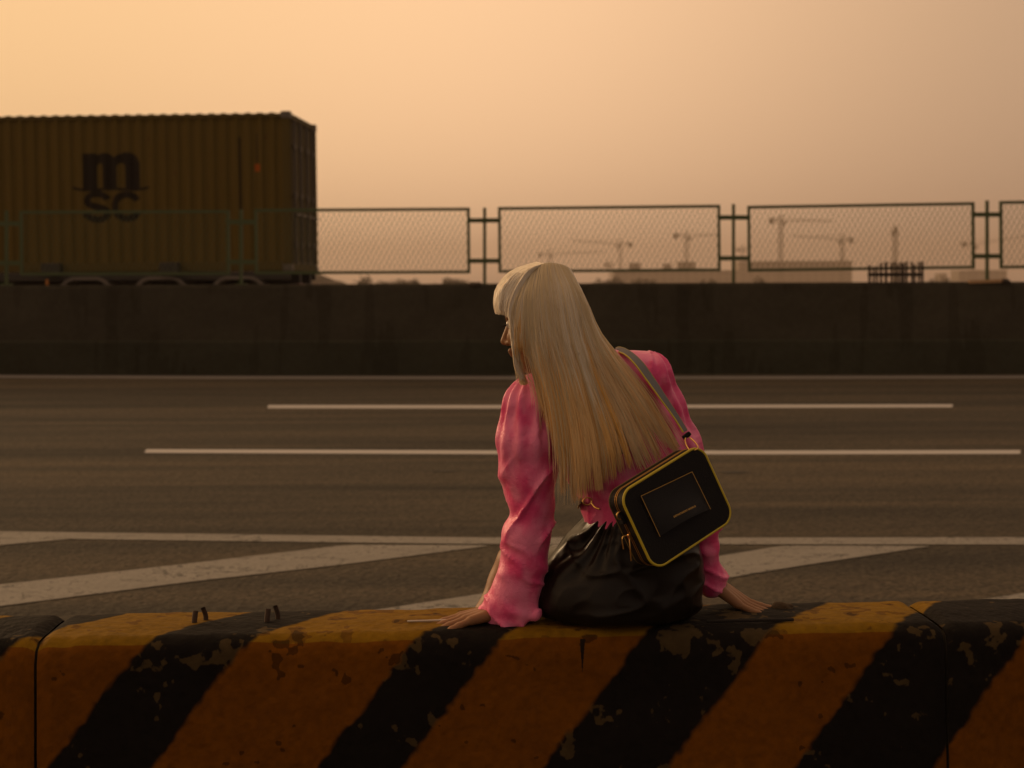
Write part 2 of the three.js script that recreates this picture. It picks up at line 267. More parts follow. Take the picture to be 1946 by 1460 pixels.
{ // the short run of dark pickets and the plank on top of the wall
  const w = (x, y) => wallAt(x, y, WALL_TOP_OUT + 0.09), wood = std(lin(0.035, 0.024, 0.016), 0.9);
  const g = thing('picket_fence', w(1700, 540), 'short dark row of uneven pickets standing on the wall, right', 'fence');
  for (const [x0, x1, t] of [[1648, 1657, 504], [1659, 1662, 507], [1665, 1668, 506], [1671, 1678, 500], [1679, 1689, 498], [1693, 1696, 499], [1700, 1703, 498], [1706, 1709, 502], [1711, 1715, 498], [1716, 1719, 500], [1720, 1726, 497], [1731, 1736, 498], [1737, 1740, 503], [1744, 1750, 498], [1750.6, 1756, 497]])
    part(g, 'picket', bar(w((x0 + x1) / 2, 543), w((x0 + x1) / 2, t), (x1 - x0) / 138, 0.025), wood);
  part(g, 'rail', bar(w(1650, 522).addScaledVector(wallN, -0.03), w(1754, 522).addScaledVector(wallN, -0.03), 0.02, 0.05), wood);
  const pl = thing('plank', w(1877, 537), 'tan timber plank lying at the foot of the right fence post', 'plank');
  part(pl, 'board', bar(w(1841, 536), w(1912, 533.5), 0.09, 0.04), std(lin(0.42, 0.25, 0.12), 0.85));
  const bl = thing('concrete_lump', w(1908, 535), 'small dark lump beside the tan plank on the wall', 'rubble');
  part(bl, 'lump', displace(new THREE.IcosahedronGeometry(0.06, 3).scale(1.1, 0.6, 0.8).translate(...w(1909, 535).addScaledVector(wallN, 0.02)), (x, y, z) => 0.018 * fbm3(x * 20, y * 20, z * 20)), std(lin(0.04, 0.03, 0.022), 0.95));
  const b2 = thing('debris', w(905, 541), 'low crumbled debris at the foot of the post behind the woman\'s head', 'rubble');
  part(b2, 'lump', displace(new THREE.IcosahedronGeometry(0.07, 3).scale(1.5, 0.5, 0.8).translate(...w(903, 541)), (x, y, z) => 0.03 * fbm3(x * 18, y * 18, z * 18)), std(lin(0.06, 0.045, 0.03), 0.95));
}

// ------------------------------------------------------------------ container on its trailer
const PX27 = F_PX / 27;
{
  const corner = P(555, 515, 27), yaw = -Math.asin(wallX.z) - 0.006, L = 12.19, Wd = 2.44, H = 2.9;
  const box = new THREE.Group(); box.name = 'shipping_container'; box.position.copy(corner); box.rotation.y = yaw; scene.add(box);
  tag(box, 'ochre corrugated shipping container with a dark lettered logo on its long side', 'shipping container');
  const cv = document.createElement('canvas'); cv.width = 2048; cv.height = 512; const c = cv.getContext('2d');
  c.fillStyle = 'rgb(98,80,32)'; c.fillRect(0, 0, 2048, 512);
  const R = rng(5);
  for (let i = 0; i < 900; i++) { const x = R() * 2048, y = R() * 512, a = 0.02 + 0.05 * R(); c.fillStyle = R() < 0.6 ? `rgba(40,30,13,${a})` : `rgba(116,94,46,${a})`; c.fillRect(x, y, 2 + R() * 5, 10 + R() * 120); }
  for (let i = 0; i < 60; i++) { c.fillStyle = `rgba(80,40,18,${0.2 + 0.3 * R()})`; const x = R() * 2048, y = R() * 512; c.beginPath(); c.ellipse(x, y, 1 + R() * 3, 2 + R() * 8, 0, 0, 7); c.fill(); }
  // side runs x -12.19..0 in canvas 0..2048; canvas y down
  const sx = 2048 / L, sy = 512 / H, X = (px) => 2048 + (px - 555) / PX27 * sx, Y = (py) => 512 - (515 - py) / PX27 * sy;
  c.fillStyle = c.strokeStyle = 'rgb(26,20,16)';
  const rect = (x0, y0, x1, y1) => c.fillRect(X(x0), Y(y0), X(x1) - X(x0), Y(y1) - Y(y0));
  rect(153, 290, 180, 359); rect(192, 300, 219, 359); rect(235, 306, 264, 359);      // the m: three stems and two arches
  c.beginPath(); c.moveTo(X(165), Y(311)); c.bezierCurveTo(X(178), Y(284), X(214), Y(280), X(219), Y(312)); c.lineTo(X(192), Y(314)); c.bezierCurveTo(X(190), Y(304), X(182), Y(307), X(180), Y(316)); c.fill();
  c.beginPath(); c.moveTo(X(205), Y(312)); c.bezierCurveTo(X(216), Y(282), X(262), Y(278), X(264), Y(314)); c.lineTo(X(235), Y(316)); c.bezierCurveTo(X(233), Y(304), X(222), Y(307), X(219), Y(316)); c.fill();
  c.lineWidth = 5 / PX27 * sx; c.beginPath(); c.moveTo(X(132), Y(354)); c.bezierCurveTo(X(150), Y(362), X(172), Y(358), X(208), Y(357)); c.bezierCurveTo(X(245), Y(358), X(262), Y(362), X(281), Y(354)); c.stroke();
  c.lineWidth = 13 / PX27 * sx;
  c.beginPath(); c.moveTo(X(200), Y(377)); c.bezierCurveTo(X(192), Y(362), X(160), Y(363), X(160), Y(380)); c.bezierCurveTo(X(160), Y(394), X(199), Y(388), X(199), Y(403)); c.bezierCurveTo(X(199), Y(420), X(162), Y(418), X(157), Y(403)); c.stroke();
  c.beginPath(); c.moveTo(X(258), Y(379)); c.bezierCurveTo(X(248), Y(362), X(213), Y(364), X(214), Y(391)); c.bezierCurveTo(X(214), Y(418), X(250), Y(420), X(259), Y(402)); c.stroke();
  c.fillStyle = 'rgb(170,84,24)'; rect(485, 313, 496, 327);
  c.fillStyle = 'rgba(40,30,18,0.8)'; rect(455, 262, 459, 412); rect(489, 255, 492, 310);
  const sideMap = new THREE.CanvasTexture(cv); sideMap.colorSpace = THREE.SRGBColorSpace;
  const ochre = phys(lin(0.09, 0.063, 0.014), 0.7, { specularIntensity: 0.3 }), sideMat = phys(lin(0.9, 0.9, 0.8), 0.7, { specularIntensity: 0.3, map: sideMap }), endMat = phys(lin(0.11, 0.082, 0.032), 0.6, { specularIntensity: 0.4 }), steel = std(lin(0.12, 0.1, 0.08), 0.5, { metalness: 0.4 });
  const put = (name, geo, mat) => { const m = shadowed(new THREE.Mesh(geo, mat)); m.name = name; box.add(m); return m; };
  const wave = (s) => { const t = ((s % 0.225) + 0.225) % 0.225 / 0.225; return 0.036 * (t < 0.34 ? 0 : t < 0.5 ? (t - 0.34) / 0.16 : t < 0.84 ? 1 : 1 - (t - 0.84) / 0.16); };
  // local axes: x along the side to the right end at 0, y up, z towards the camera (near side at 0), body goes to z = -Wd
  const N = 420;
  const side = grid(N, 1, (u, v) => V(-L * (1 - u), 0.16 + v * (H - 0.26), -0.05 + wave(L * u) - 0.004), (u, v) => [u, (0.16 + v * (H - 0.26)) / H]);
  put('side_panel', side.toNonIndexed(), sideMat).geometry.computeVertexNormals();
  const sideFar = grid(N, 1, (u, v) => V(-L * u, 0.16 + v * (H - 0.26), -Wd + 0.05 - wave(L * u)), (u, v) => [u, v]);
  put('side_panel', sideFar.toNonIndexed(), ochre).geometry.computeVertexNormals();
  const roof = grid(N, 1, (u, v) => V(-L * (1 - u), H - 0.03 + wave(L * u) * 0.6, -0.04 - v * (Wd - 0.08)));
  put('roof_panel', roof.toNonIndexed(), ochre).geometry.computeVertexNormals();
  put('floor', new THREE.BoxGeometry(L - 0.1, 0.1, Wd - 0.1).translate(-L / 2, 0.12, -Wd / 2), steel);
  for (const z of [-0.04, -Wd + 0.04]) {
    put('top_rail', new THREE.BoxGeometry(L - 0.36, 0.07, 0.07).translate(-L / 2, H - 0.065, z), ochre);
    put('bottom_rail', new THREE.BoxGeometry(L - 0.36, 0.16, 0.07).translate(-L / 2, 0.09, z), ochre);
    for (const x of [-0.085, -L + 0.085]) {
      put('corner_post', new RoundedBoxGeometry(0.15, H - 0.26, 0.1, 2, 0.012).translate(x, H / 2, z - Math.sign(z + 1) * 0.012), ochre);
      for (const y of [0.06, H - 0.055]) put('corner_casting', new RoundedBoxGeometry(0.18, 0.13, 0.165, 2, 0.015).translate(x, y, z - Math.sign(z + 1) * 0.04), steel);
    }
  }
  for (const x of [0, -L]) { put('end_rail', new THREE.BoxGeometry(0.1, 0.1, Wd - 0.34).translate(x + (x ? 0.06 : -0.06), H - 0.07, -Wd / 2), ochre); put('end_rail', new THREE.BoxGeometry(0.1, 0.14, Wd - 0.34).translate(x + (x ? 0.06 : -0.06), 0.08, -Wd / 2), ochre); }
  put('front_panel', grid(60, 1, (u, v) => V(-L + 0.06, 0.15 + v * (H - 0.27), -Wd + 0.1 + u * (Wd - 0.2))).toNonIndexed(), ochre);
  for (const s of [0, 1]) {                                     // the two door leaves with lock rods and handles
    const z0 = -0.1 - s * (Wd - 0.2) / 2, wv = (Wd - 0.22) / 2;
    const d = put('door', grid(40, 1, (u, v) => V(-0.045 - wave(u * 1.1) * 0.7, 0.17 + v * (H - 0.3), z0 - 0.005 - u * wv)).toNonIndexed(), endMat); d.geometry.computeVertexNormals();
    for (const k of [0.28, 0.75]) {
      const z = z0 - wv * k, sub = (n, g) => { const m = shadowed(new THREE.Mesh(g, steel)); m.name = n; d.add(m); };
      sub('lock_rod', new THREE.CylinderGeometry(0.02, 0.02, H - 0.2, 10).translate(-0.012, H / 2, z));
      sub('handle', new RoundedBoxGeometry(0.03, 0.04, 0.42, 2, 0.008).translate(0.012, 1.05, z - 0.18));
      for (const y of [0.5, 1.4, 2.3]) sub('rod_bracket', new RoundedBoxGeometry(0.05, 0.1, 0.1, 2, 0.01).translate(-0.01, y, z));
    }
  }
  // trailer
  const tr = new THREE.Group(); tr.name = 'semi_trailer'; tr.position.copy(corner); tr.rotation.y = yaw; scene.add(tr);
  tag(tr, 'dark container trailer with grey mudguards, seen just above the median wall', 'trailer');
  const putT = (name, geo, mat, up = tr) => { const m = shadowed(new THREE.Mesh(geo, mat)); m.name = name; up.add(m); return m; };
  const dark = std(lin(0.022, 0.018, 0.014), 0.7), guard = std(lin(0.13, 0.11, 0.09), 0.7), rubber = std(lin(0.015, 0.015, 0.015), 0.9);
  for (const z of [-0.75, -Wd + 0.75]) putT('chassis_beam', new RoundedBoxGeometry(12.3, 0.42, 0.16, 2, 0.02).translate(-6.15, -0.22, z), dark);
  for (const z of [-0.06, -Wd + 0.06]) putT('side_rail', new RoundedBoxGeometry(12.2, 0.15, 0.1, 2, 0.015).translate(-6.15, -0.09, z), dark);
  for (const x of [-0.3, -2.4, -4.6, -7, -9.5, -12]) putT('cross_member', new RoundedBoxGeometry(0.2, 0.14, Wd - 0.2, 2, 0.02).translate(x, -0.1, -Wd / 2), dark);
  for (const px of [92, 322]) putT('twist_lock', new RoundedBoxGeometry(0.36, 0.2, 0.2, 2, 0.02).translate((px - 555) / PX27, 0.07, 0.07), dark);
  const groundY = -1.36;
  for (const px of [155, 302, 452]) {
    const x = (px - 555) / PX27;
    for (const s of [0, 1]) {
      const z = s ? -Wd + 0.2 : -0.2;
      const wh = putT('wheel', new THREE.TorusGeometry(0.36, 0.17, 14, 36).scale(1, 1, 1).translate(x, groundY + 0.53, z), rubber);
      putT('rim', new THREE.CylinderGeometry(0.27, 0.27, 0.22, 24).rotateX(Math.PI / 2).translate(x, groundY + 0.53, z), guard, wh);
      const arc = []; for (let i = 0; i <= 16; i++) { const a = Math.PI * (0.06 + 0.88 * i / 16); arc.push([Math.cos(a) * 0.66 + x, groundY + 0.53 + Math.min(0.71, Math.sin(a) * 0.78)]); }
      putT('mudguard', merged(arc.slice(1).map((p, i) => bar(V(arc[i][0], arc[i][1], z), V(p[0], p[1], z), 0.06, 0.5, V(0, 0, 1)))), guard);
    }
  }
  const red = std(lin(0.2, 0.02, 0.015), 0.4), org = std(lin(0.55, 0.2, 0.03), 0.4);
  putT('tail_lamp', new RoundedBoxGeometry(0.08, 0.12, 0.5, 2, 0.02).translate(0.06, -0.3, -0.45), red);
  putT('tail_lamp', new RoundedBoxGeometry(0.08, 0.12, 0.5, 2, 0.02).translate(0.06, -0.3, -Wd + 0.45), red);
  putT('bumper', new RoundedBoxGeometry(0.12, 0.16, Wd - 0.1, 2, 0.02).translate(-0.02, -0.32, -Wd / 2), std(lin(0.06, 0.02, 0.016), 0.6));
  putT('marker_lamp', new RoundedBoxGeometry(0.05, 0.13, 0.03, 2, 0.01).translate((80 - 555) / PX27, -0.2, 0.02), org);
}

// ------------------------------------------------------------------ far: earth bank, trees, buildings, cranes
{
  const bank = (() => { const g = grid(40, 16, (u, v) => { const px = lerp(380, 690, u), d = lerp(62, 84, v), h = Math.sin(Math.PI * Math.min(1, v * 1.0)) ; const top = px < 600 ? 521 : lerp(521, 548, (px - 600) / 82); const b = P(px, 560, d), t = P(px, top, d); return V(b.x, lerp(b.y - 1, t.y, Math.sin(Math.PI * v)) + 0.12 * fbm2(u * 22, v * 9, 2), b.z); }); return g; })();
  struct('earth_bank', bank, std(lin(0.085, 0.062, 0.04), 1), 'earth bank sloping down beside the container\'s tail');
  // trees: trunk, limbs and a crown of leaf clumps
  const bark = std(lin(0.05, 0.038, 0.026), 0.95), leaf = [std(lin(0.045, 0.045, 0.022), 0.9, { side: THREE.DoubleSide }), std(lin(0.055, 0.05, 0.024), 0.9, { side: THREE.DoubleSide })];
  const tree = (px, py, wpx, d, seed, label, group) => {
    const R = rng(seed), top = P(px, py, d), base = V(top.x, -2.4, top.z), h = top.y - base.y, cw = wpx / F_PX * d / 2;
    const g = thing('tree', base, label, 'tree', group);
    const tr = [bar(base, V(base.x, base.y + h * 0.6, base.z), cw * 0.14)];
    const crown = [];
    for (let i = 0; i < 9; i++) { const a = R() * 6.28, e = V(base.x + Math.cos(a) * cw * 0.6, base.y + h * (0.5 + 0.4 * R()), base.z + Math.sin(a) * cw * 0.6); tr.push(bar(V(base.x, base.y + h * (0.25 + 0.25 * R()), base.z), e, cw * 0.05)); }
    for (let i = 0; i < 26; i++) {
      const a = R() * 6.28, r = Math.sqrt(R()) * cw * 0.8, cx = base.x + Math.cos(a) * r, cz = base.z + Math.sin(a) * r, cy = base.y + h * (0.38 + 0.56 * R() * (1 - 0.35 * r / cw)), s = cw * (0.2 + 0.2 * R());
      for (let k = 0; k < 40; k++) { const q = V(R() - 0.5, R() - 0.5, R() - 0.5).normalize().multiplyScalar(s * (0.4 + 0.7 * R())); const f = new THREE.PlaneGeometry(cw * 0.11, cw * 0.08).rotateX(R() * 6).rotateY(R() * 6).translate(cx + q.x, cy + q.y * 0.8, cz + q.z); crown.push(f); }
    }
    part(g, 'trunk', merged(tr), bark); part(g, 'crown', merged(crown), leaf[seed % 2]);
  };
  const gT = 'hazy trees along the horizon';
  [[700, 533, 46, 300, 'widest bushy tree just right of the earth bank'], [730, 538, 26, 300, 'low tree against the right side of the widest bushy tree'], [752, 537, 40, 360, 'second hazy tree clump right of the earth bank'], [785, 537, 30, 380, 'small hazy tree midway between bank and fence post'], [815, 540, 26, 360, 'lowest hazy tree in the gap left of the woman'], [853, 532, 36, 380, 'tallest hazy tree just left of the post by the woman'], [880, 538, 26, 350, 'small hazy tree at the foot of the post left of the woman'],
    [1140, 535, 26, 420, 'hazy tree just right of the woman\'s hair'], [1170, 532, 22, 420, 'hazy tree at the left end of the long building'], [1212, 535, 20, 430, 'smaller hazy tree in front of the long building\'s left part'], [1232, 534, 22, 430, 'hazy tree in front of the long building, left of its middle'], [1346, 533, 22, 430, 'hazy tree before the long building, left of the fence post'], [1442, 530, 16, 430, 'narrow hazy tree before the long building, right of the fence post'], [1775, 533, 24, 430, 'hazy tree right of the dark pickets'], [1797, 528, 16, 430, 'narrow hazy tree left of the right hand building']].forEach(([x, y, w, d, l], i) => tree(x, y - 8, w * 1.7, d * 0.8, 11 + i, l, gT));
  // buildings
  const wallM = std(lin(0.17, 0.15, 0.125), 0.9), wallD = std(lin(0.11, 0.095, 0.08), 0.9), glassM = std(lin(0.03, 0.03, 0.03), 0.3), roofM = std(lin(0.1, 0.09, 0.08), 0.9);
  const building = (x0, x1, top, d0, dep, label, rows, cols, m = wallM) => {
    const d = d0 * 2;
    const A = P(x0, top, d), B = P(x1, top, d), base = V((A.x + B.x) / 2, -2.4, -d - dep / 2), w = B.x - A.x, h = A.y + 2.4;
    const g = thing('building', base, label, 'building');
    part(g, 'wall', new THREE.BoxGeometry(w, h, dep).translate(base.x, base.y + h / 2, base.z), m);
    part(g, 'roof', new RoundedBoxGeometry(w + 0.8, 0.6, dep + 0.8, 1, 0.1).translate(base.x, base.y + h + 0.302, base.z), roofM);
    const n = [];
    for (let r = 0; r < rows; r++) for (let c = 0; c < cols; c++) { const wx = base.x - w / 2 + (c + 0.5) * w / cols, wy = base.y + (r + 0.55) * h / rows; part(g, 'window', new THREE.BoxGeometry(w / cols * 0.62, h / rows * 0.45, 0.2).translate(wx, wy, -d + 0.06), glassM); }
    return g;
  };
  building(1166, 1404, 516, 620, 30, 'long low hazy building slab behind the woman, left half', 3, 16);
  building(1405, 1620, 498, 660, 30, 'taller hazy building block left of the dark pickets', 5, 14);
  building(1197, 1217, 501, 700, 14, 'small roof block rising behind the long low building', 4, 3, wallD);
  building(1290, 1322, 499, 700, 16, 'wider roof block under the middle crane', 5, 4, wallD);
  building(1262, 1276, 503, 700, 12, 'narrow roof block left of the middle crane', 4, 2, wallD);
  building(1823, 1914, 515, 640, 24, 'low hazy building behind the right fence post', 3, 7);
  building(1786, 1800, 521, 640, 14, 'small hazy block between the pickets and the right post', 2, 2);
  // tower cranes: mast, slewing head with cab, jib, counter-jib and counterweight
  const craneM = std(lin(0.06, 0.05, 0.035), 0.8);
  const lattice = (a, b, w, bays, up = V(0, 1, 0)) => {
    const d = b.clone().sub(a).normalize(); let x = new THREE.Vector3().crossVectors(up, d); if (x.lengthSq() < 1e-3) x = V(1, 0, 0); x.normalize(); const y = new THREE.Vector3().crossVectors(d, x), L = a.distanceTo(b), list = [], c = (i, sx, sy) => a.clone().addScaledVector(d, L * i / bays).addScaledVector(x, sx * w / 2).addScaledVector(y, sy * w / 2), S = [[-1, -1], [1, -1], [1, 1], [-1, 1]];
    for (const [p, q] of S) list.push(bar(c(0, p, q), c(bays, p, q), w * 0.17));
    for (let i = 0; i < bays; i++) for (let k = 0; k < 4; k++) { const [p, q] = S[k], [r, s] = S[(k + 1) % 4]; list.push(i % 2 ? bar(c(i, p, q), c(i + 1, r, s), w * 0.10) : bar(c(i, r, s), c(i + 1, p, q), w * 0.10)); }
    return merged(list);
  };
  const crane = (mx, topY, counterX, counterY, jibX, jibY, d0, label, w = 2.4, toward = 0) => {
    const d = d0 * 2;
    const top = P(mx, topY, d), base = V(top.x, -2.4, top.z), cw = P(counterX, counterY, d + toward * 0.5), tip = P(jibX, jibY, d - toward * 2);
    const g = thing('tower_crane', base, label, 'tower crane', 'tower cranes on the hazy horizon');
    const q = 0.9 * d / F_PX;
    part(g, 'mast', lattice(base, V(top.x, top.y, top.z), w, 14), craneM);
    const root = V(top.x, top.y + 0.3, top.z);
    part(g, 'jib', lattice(root, tip, w * 0.5, 18), craneM);
    part(g, 'counter_jib', lattice(root, cw, w * 0.6, 5), craneM);
    part(g, 'counterweight', new RoundedBoxGeometry(3.4, 4.4, 2.4, 1, 0.1).translate(cw.x, cw.y - 1.2, cw.z), craneM);
    part(g, 'apex', lattice(root, V(top.x, top.y + 4.6, top.z), w * 0.6, 3), craneM);
    part(g, 'tie_bar', merged([bar(V(top.x, top.y + 4.6, top.z), tip.clone().lerp(root, 0.35), 0.2), bar(V(top.x, top.y + 4.6, top.z), cw.clone().lerp(root, 0.1), 0.2)]), craneM);
    part(g, 'cab', new RoundedBoxGeometry(2.2, 2.8, 2.2, 1, 0.1).translate(top.x + (tip.x > top.x ? 1 : -1) * 2.3, top.y - 1.7, top.z + 0.4), craneM);
  };
  crane(1044, 484, 1026, 483, 1148, 479, 720, 'faint crane just above the woman\'s head, jib pointing right');
  crane(1179, 465, 1198, 463, 1086, 457, 660, 'crane right of the woman\'s head with its long jib pointing left');
  crane(1305, 450, 1284, 446, 1366, 446, 600, 'crane in the middle mesh panel, counterweight on its left');
  crane(1411, 474, 1403, 473, 1428, 469, 760, 'faint small crane between the fence panels, beside the post');
  crane(1484, 420, 1466, 417, 1582, 420, 560, 'tallest crane, at the left of the right hand mesh panel', 2.6);
  crane(1601, 456, 1618, 454, 1506, 448, 600, 'crane left of the dark pickets with its jib pointing left');
  crane(1702, 440, 1702, 436, 1703, 436, 560, 'crane above the dark pickets, seen end on', 2.6, 40);
  crane(1850, 466, 1832, 462, 1948, 449, 620, 'crane half hidden by the right fence post, jib rising right', 2);
  crane(1158, 503, 1152, 502, 1172, 500, 760, 'tiny low crane above the left end of the long building', 1.6);
}

// ------------------------------------------------------------------ the striped concrete barrier
const TOP = 0.85, BA = onY(300, 1213, TOP), BB = onY(1600, 1191, TOP);
const barX = BB.clone().sub(BA).setY(0).normalize(), barN = V(-barX.z, 0, barX.x);       // along; towards the camera
const alongPx = (px, py = 1210) => onY(px, py, TOP).sub(BA).dot(barX);
const barrierAt = (s, out, y) => BA.clone().addScaledVector(barX, s).addScaledVector(barN, out).setY(y);
{
  // profile: [out, y] from the far foot over the top to the near foot
  const prof0 = [[-0.52, 0.06], [-0.52, 0.14], [-0.36, 0.32], [-0.30, 0.8], [-0.285, 0.838], [-0.255, TOP], [-0.13, TOP + 0.004], [-0.02, TOP], [0.006, TOP - 0.012], [0.018, TOP - 0.04], [0.03, 0.7], [0.075, 0.32], [0.23, 0.14], [0.23, 0.05]];
  const prof = [], pl = [0]; for (let i = 0; i < prof0.length - 1; i++) { const n = Math.max(1, Math.round(Math.hypot(prof0[i + 1][0] - prof0[i][0], prof0[i + 1][1] - prof0[i][1]) / 0.02)); for (let k = 0; k < n; k++) prof.push([lerp(prof0[i][0], prof0[i + 1][0], k / n), lerp(prof0[i][1], prof0[i + 1][1], k / n)]); } prof.push(prof0[prof0.length - 1]);
  for (let i = 1; i < prof.length; i++) pl.push(pl[i - 1] + Math.hypot(prof[i][0] - prof[i - 1][0], prof[i][1] - prof[i - 1][1]));
  const PL = pl[pl.length - 1]; let lipV = 0; prof.forEach((p, i) => { if (Math.abs(p[0] - 0.006) < 1e-6) lipV = pl[i]; });
  const bands = [[-200, 40], [273, 478], [790, 951], [1231, 1466], [1724, 1985]].map(([a, b]) => [alongPx(a, 1215), alongPx(b, 1200)]);
  const J0 = alongPx(72, 1214), J1 = alongPx(1795, 1188);
  const drip = alongPx(1109, 1208);
  const colorAt = (s, v) => {                                   // s along, v over the profile from the near lip (positive downwards)
    const wob = 0.012 * fbm2(s * 9, v * 9, 70, 4) + 0.006 * n2(s * 60, v * 60, 75), q = s + 0.78 * v + wob;
    let black = 0; for (const [a, b] of bands) black = Math.max(black, smooth(q, a - 0.009, a + 0.009) * (1 - smooth(q, b - 0.009, b + 0.009)));
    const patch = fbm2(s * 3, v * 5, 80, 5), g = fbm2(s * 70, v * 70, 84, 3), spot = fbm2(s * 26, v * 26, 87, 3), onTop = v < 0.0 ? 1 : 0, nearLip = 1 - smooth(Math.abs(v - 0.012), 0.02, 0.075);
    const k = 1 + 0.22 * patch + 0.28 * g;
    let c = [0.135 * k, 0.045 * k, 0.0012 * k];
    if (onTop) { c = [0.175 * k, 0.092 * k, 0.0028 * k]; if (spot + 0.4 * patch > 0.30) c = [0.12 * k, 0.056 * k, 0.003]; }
    let dark = [0.007 * k, 0.0055 * k, 0.0045 * k];
    { const w = smooth(spot + 0.5 * patch + 0.35 * g + (-0.42 + 0.26 * nearLip), -0.05, 0.05); dark = dark.map((x, i) => lerp(x, [0.05, 0.033, 0.013][i] * k, w)); }         // the black is worn down to dirty concrete on top
    c = c.map((x, i) => lerp(x, dark[i], black));
       // chips in the black paint
    if (black < 0.5 && spot > 0.52 - 0.14 * nearLip && patch > -0.1) c = c.map((x) => x * 0.45);
    const dx = Math.abs(s - drip - 0.003 * n2(v * 40, 1, 3)); if (v > 0.005 && v < 0.082 && dx < 0.0065 * (1 - v / 0.085)) c = [0.012, 0.008, 0.005];
    return c;
  };
  const rows = prof.length - 1;
  const seg = (s0, s1, label, res) => {
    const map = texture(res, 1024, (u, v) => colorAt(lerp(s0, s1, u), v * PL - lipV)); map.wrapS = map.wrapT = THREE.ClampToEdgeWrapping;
    const g = thing('concrete_barrier', barrierAt((s0 + s1) / 2, -0.14, 0.06), label, 'traffic barrier', 'striped barriers along the near edge');
    const n = Math.round((s1 - s0) / 0.012), e = 0.03;
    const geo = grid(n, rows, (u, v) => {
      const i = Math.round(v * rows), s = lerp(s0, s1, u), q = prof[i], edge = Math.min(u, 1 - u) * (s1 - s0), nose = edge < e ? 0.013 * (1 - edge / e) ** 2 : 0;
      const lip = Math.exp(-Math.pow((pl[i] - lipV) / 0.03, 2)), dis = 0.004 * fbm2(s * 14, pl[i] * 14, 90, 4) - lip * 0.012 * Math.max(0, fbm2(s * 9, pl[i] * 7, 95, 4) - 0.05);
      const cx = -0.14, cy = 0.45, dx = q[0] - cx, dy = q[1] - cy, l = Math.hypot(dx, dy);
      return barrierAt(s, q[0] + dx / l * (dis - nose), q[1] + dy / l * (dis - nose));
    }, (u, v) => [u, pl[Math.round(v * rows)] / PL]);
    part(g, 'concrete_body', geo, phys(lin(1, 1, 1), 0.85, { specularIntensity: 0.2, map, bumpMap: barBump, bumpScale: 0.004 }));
    for (const s of [s0, s1]) { const sh = new THREE.Shape(prof.map((p) => new THREE.Vector2(p[0], p[1]))); const eg = new THREE.ShapeGeometry(sh); const ps = eg.attributes.position; for (let i = 0; i < ps.count; i++) { const w = barrierAt(s + (s === s0 ? 0.004 : -0.004), (ps.getX(i) + 0.14) * 0.95 - 0.14, (ps.getY(i) - 0.45) * 0.95 + 0.45); ps.setXYZ(i, w.x, w.y, w.z); } eg.computeVertexNormals(); part(g, 'end_face', eg, std(lin(0.1, 0.08, 0.05), 0.95)); }
    return g;
  };
  const barBump = texture(512, 512, (u, v) => { const g = 0.5 + 0.4 * fbm2(u * 60, v * 60, 131, 4) + 0.2 * fbm2(u * 12, v * 12, 135, 3); return [g, g, g]; }, true); barBump.repeat.set(2, 2);
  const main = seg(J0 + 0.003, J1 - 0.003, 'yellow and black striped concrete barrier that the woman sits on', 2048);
  seg(J0 - 1.2, J0 - 0.003, 'striped concrete barrier segment at the left edge of the frame', 512);
  seg(J1 + 0.003, J1 + 1.2, 'striped concrete barrier segment at the right edge of the frame', 512);
  const ra = onY(1343, 1181.5, TOP + 0.0065), rb = onY(1508, 1178, TOP + 0.0065);
  const rod = thing('metal_rod', ra.clone().lerp(rb, 0.5), 'thin dark rod lying on the barrier by the right hand', 'rod');
  part(rod, 'bar', tube([ra, ra.clone().lerp(rb, 0.45).add(V(0, 0.001, 0.002)), rb], 0.004, 24, 8), std(lin(0.014, 0.01, 0.007), 0.95));
  const wa = onY(774, 1181, TOP + 0.007), wb = onY(852, 1178.5, TOP + 0.007);
  const straw = thing('straw', wa.clone().lerp(wb, 0.5), 'thin white straw lying on the yellow barrier top by the left hand', 'straw');
  part(straw, 'tube', tube([wa, wa.clone().lerp(wb, 0.5), wb], 0.0022, 8, 8), std(lin(0.55, 0.5, 0.42), 0.6));
  // rusty lifting hooks cast into the top, and the broken lump by the right hand
  const rust = std(lin(0.05, 0.028, 0.016), 0.85);
  const hook = (px, py, h) => { const a = onY(px, py, TOP - 0.01); return merged([tube([a.clone(), a.clone().add(V(0.001, h * 0.5, 0)), a.clone().add(V(0.003, h, -0.004))], 0.0065, 10, 8), tube([a.clone().add(V(0.02, -0.004, -0.03)), a.clone().add(V(0.021, h * 0.55, -0.03)), a.clone().add(V(0.017, h * 1.05, -0.022))], 0.006, 10, 8)]); };
  part(main, 'lifting_hook', hook(369, 1194, 0.04), rust); part(main, 'lifting_hook', hook(507, 1192, 0.042), rust);
  const lp = onY(1488, 1156, TOP);
  part(main, 'broken_edge', displace(new THREE.IcosahedronGeometry(0.034, 4).scale(0.8, 0.4, 0.6).translate(lp.x, lp.y, lp.z), (x, y, z) => 0.02 * fbm3(x * 40, y * 30, z * 30)), std(lin(0.05, 0.03, 0.012), 0.95));
}

// ------------------------------------------------------------------ the woman
const seat = P(1180, 1195, 3.42);
const woman = thing('person', seat, 'long-haired blond person in pink velvet blouse and black leather skirt sitting on the barrier', 'person');
const skin = phys(lin(0.26, 0.125, 0.055), 0.5, { specularIntensity: 0.6 });
const q = (x, y, d, r, zs) => [P(x, y, d), r, zs];
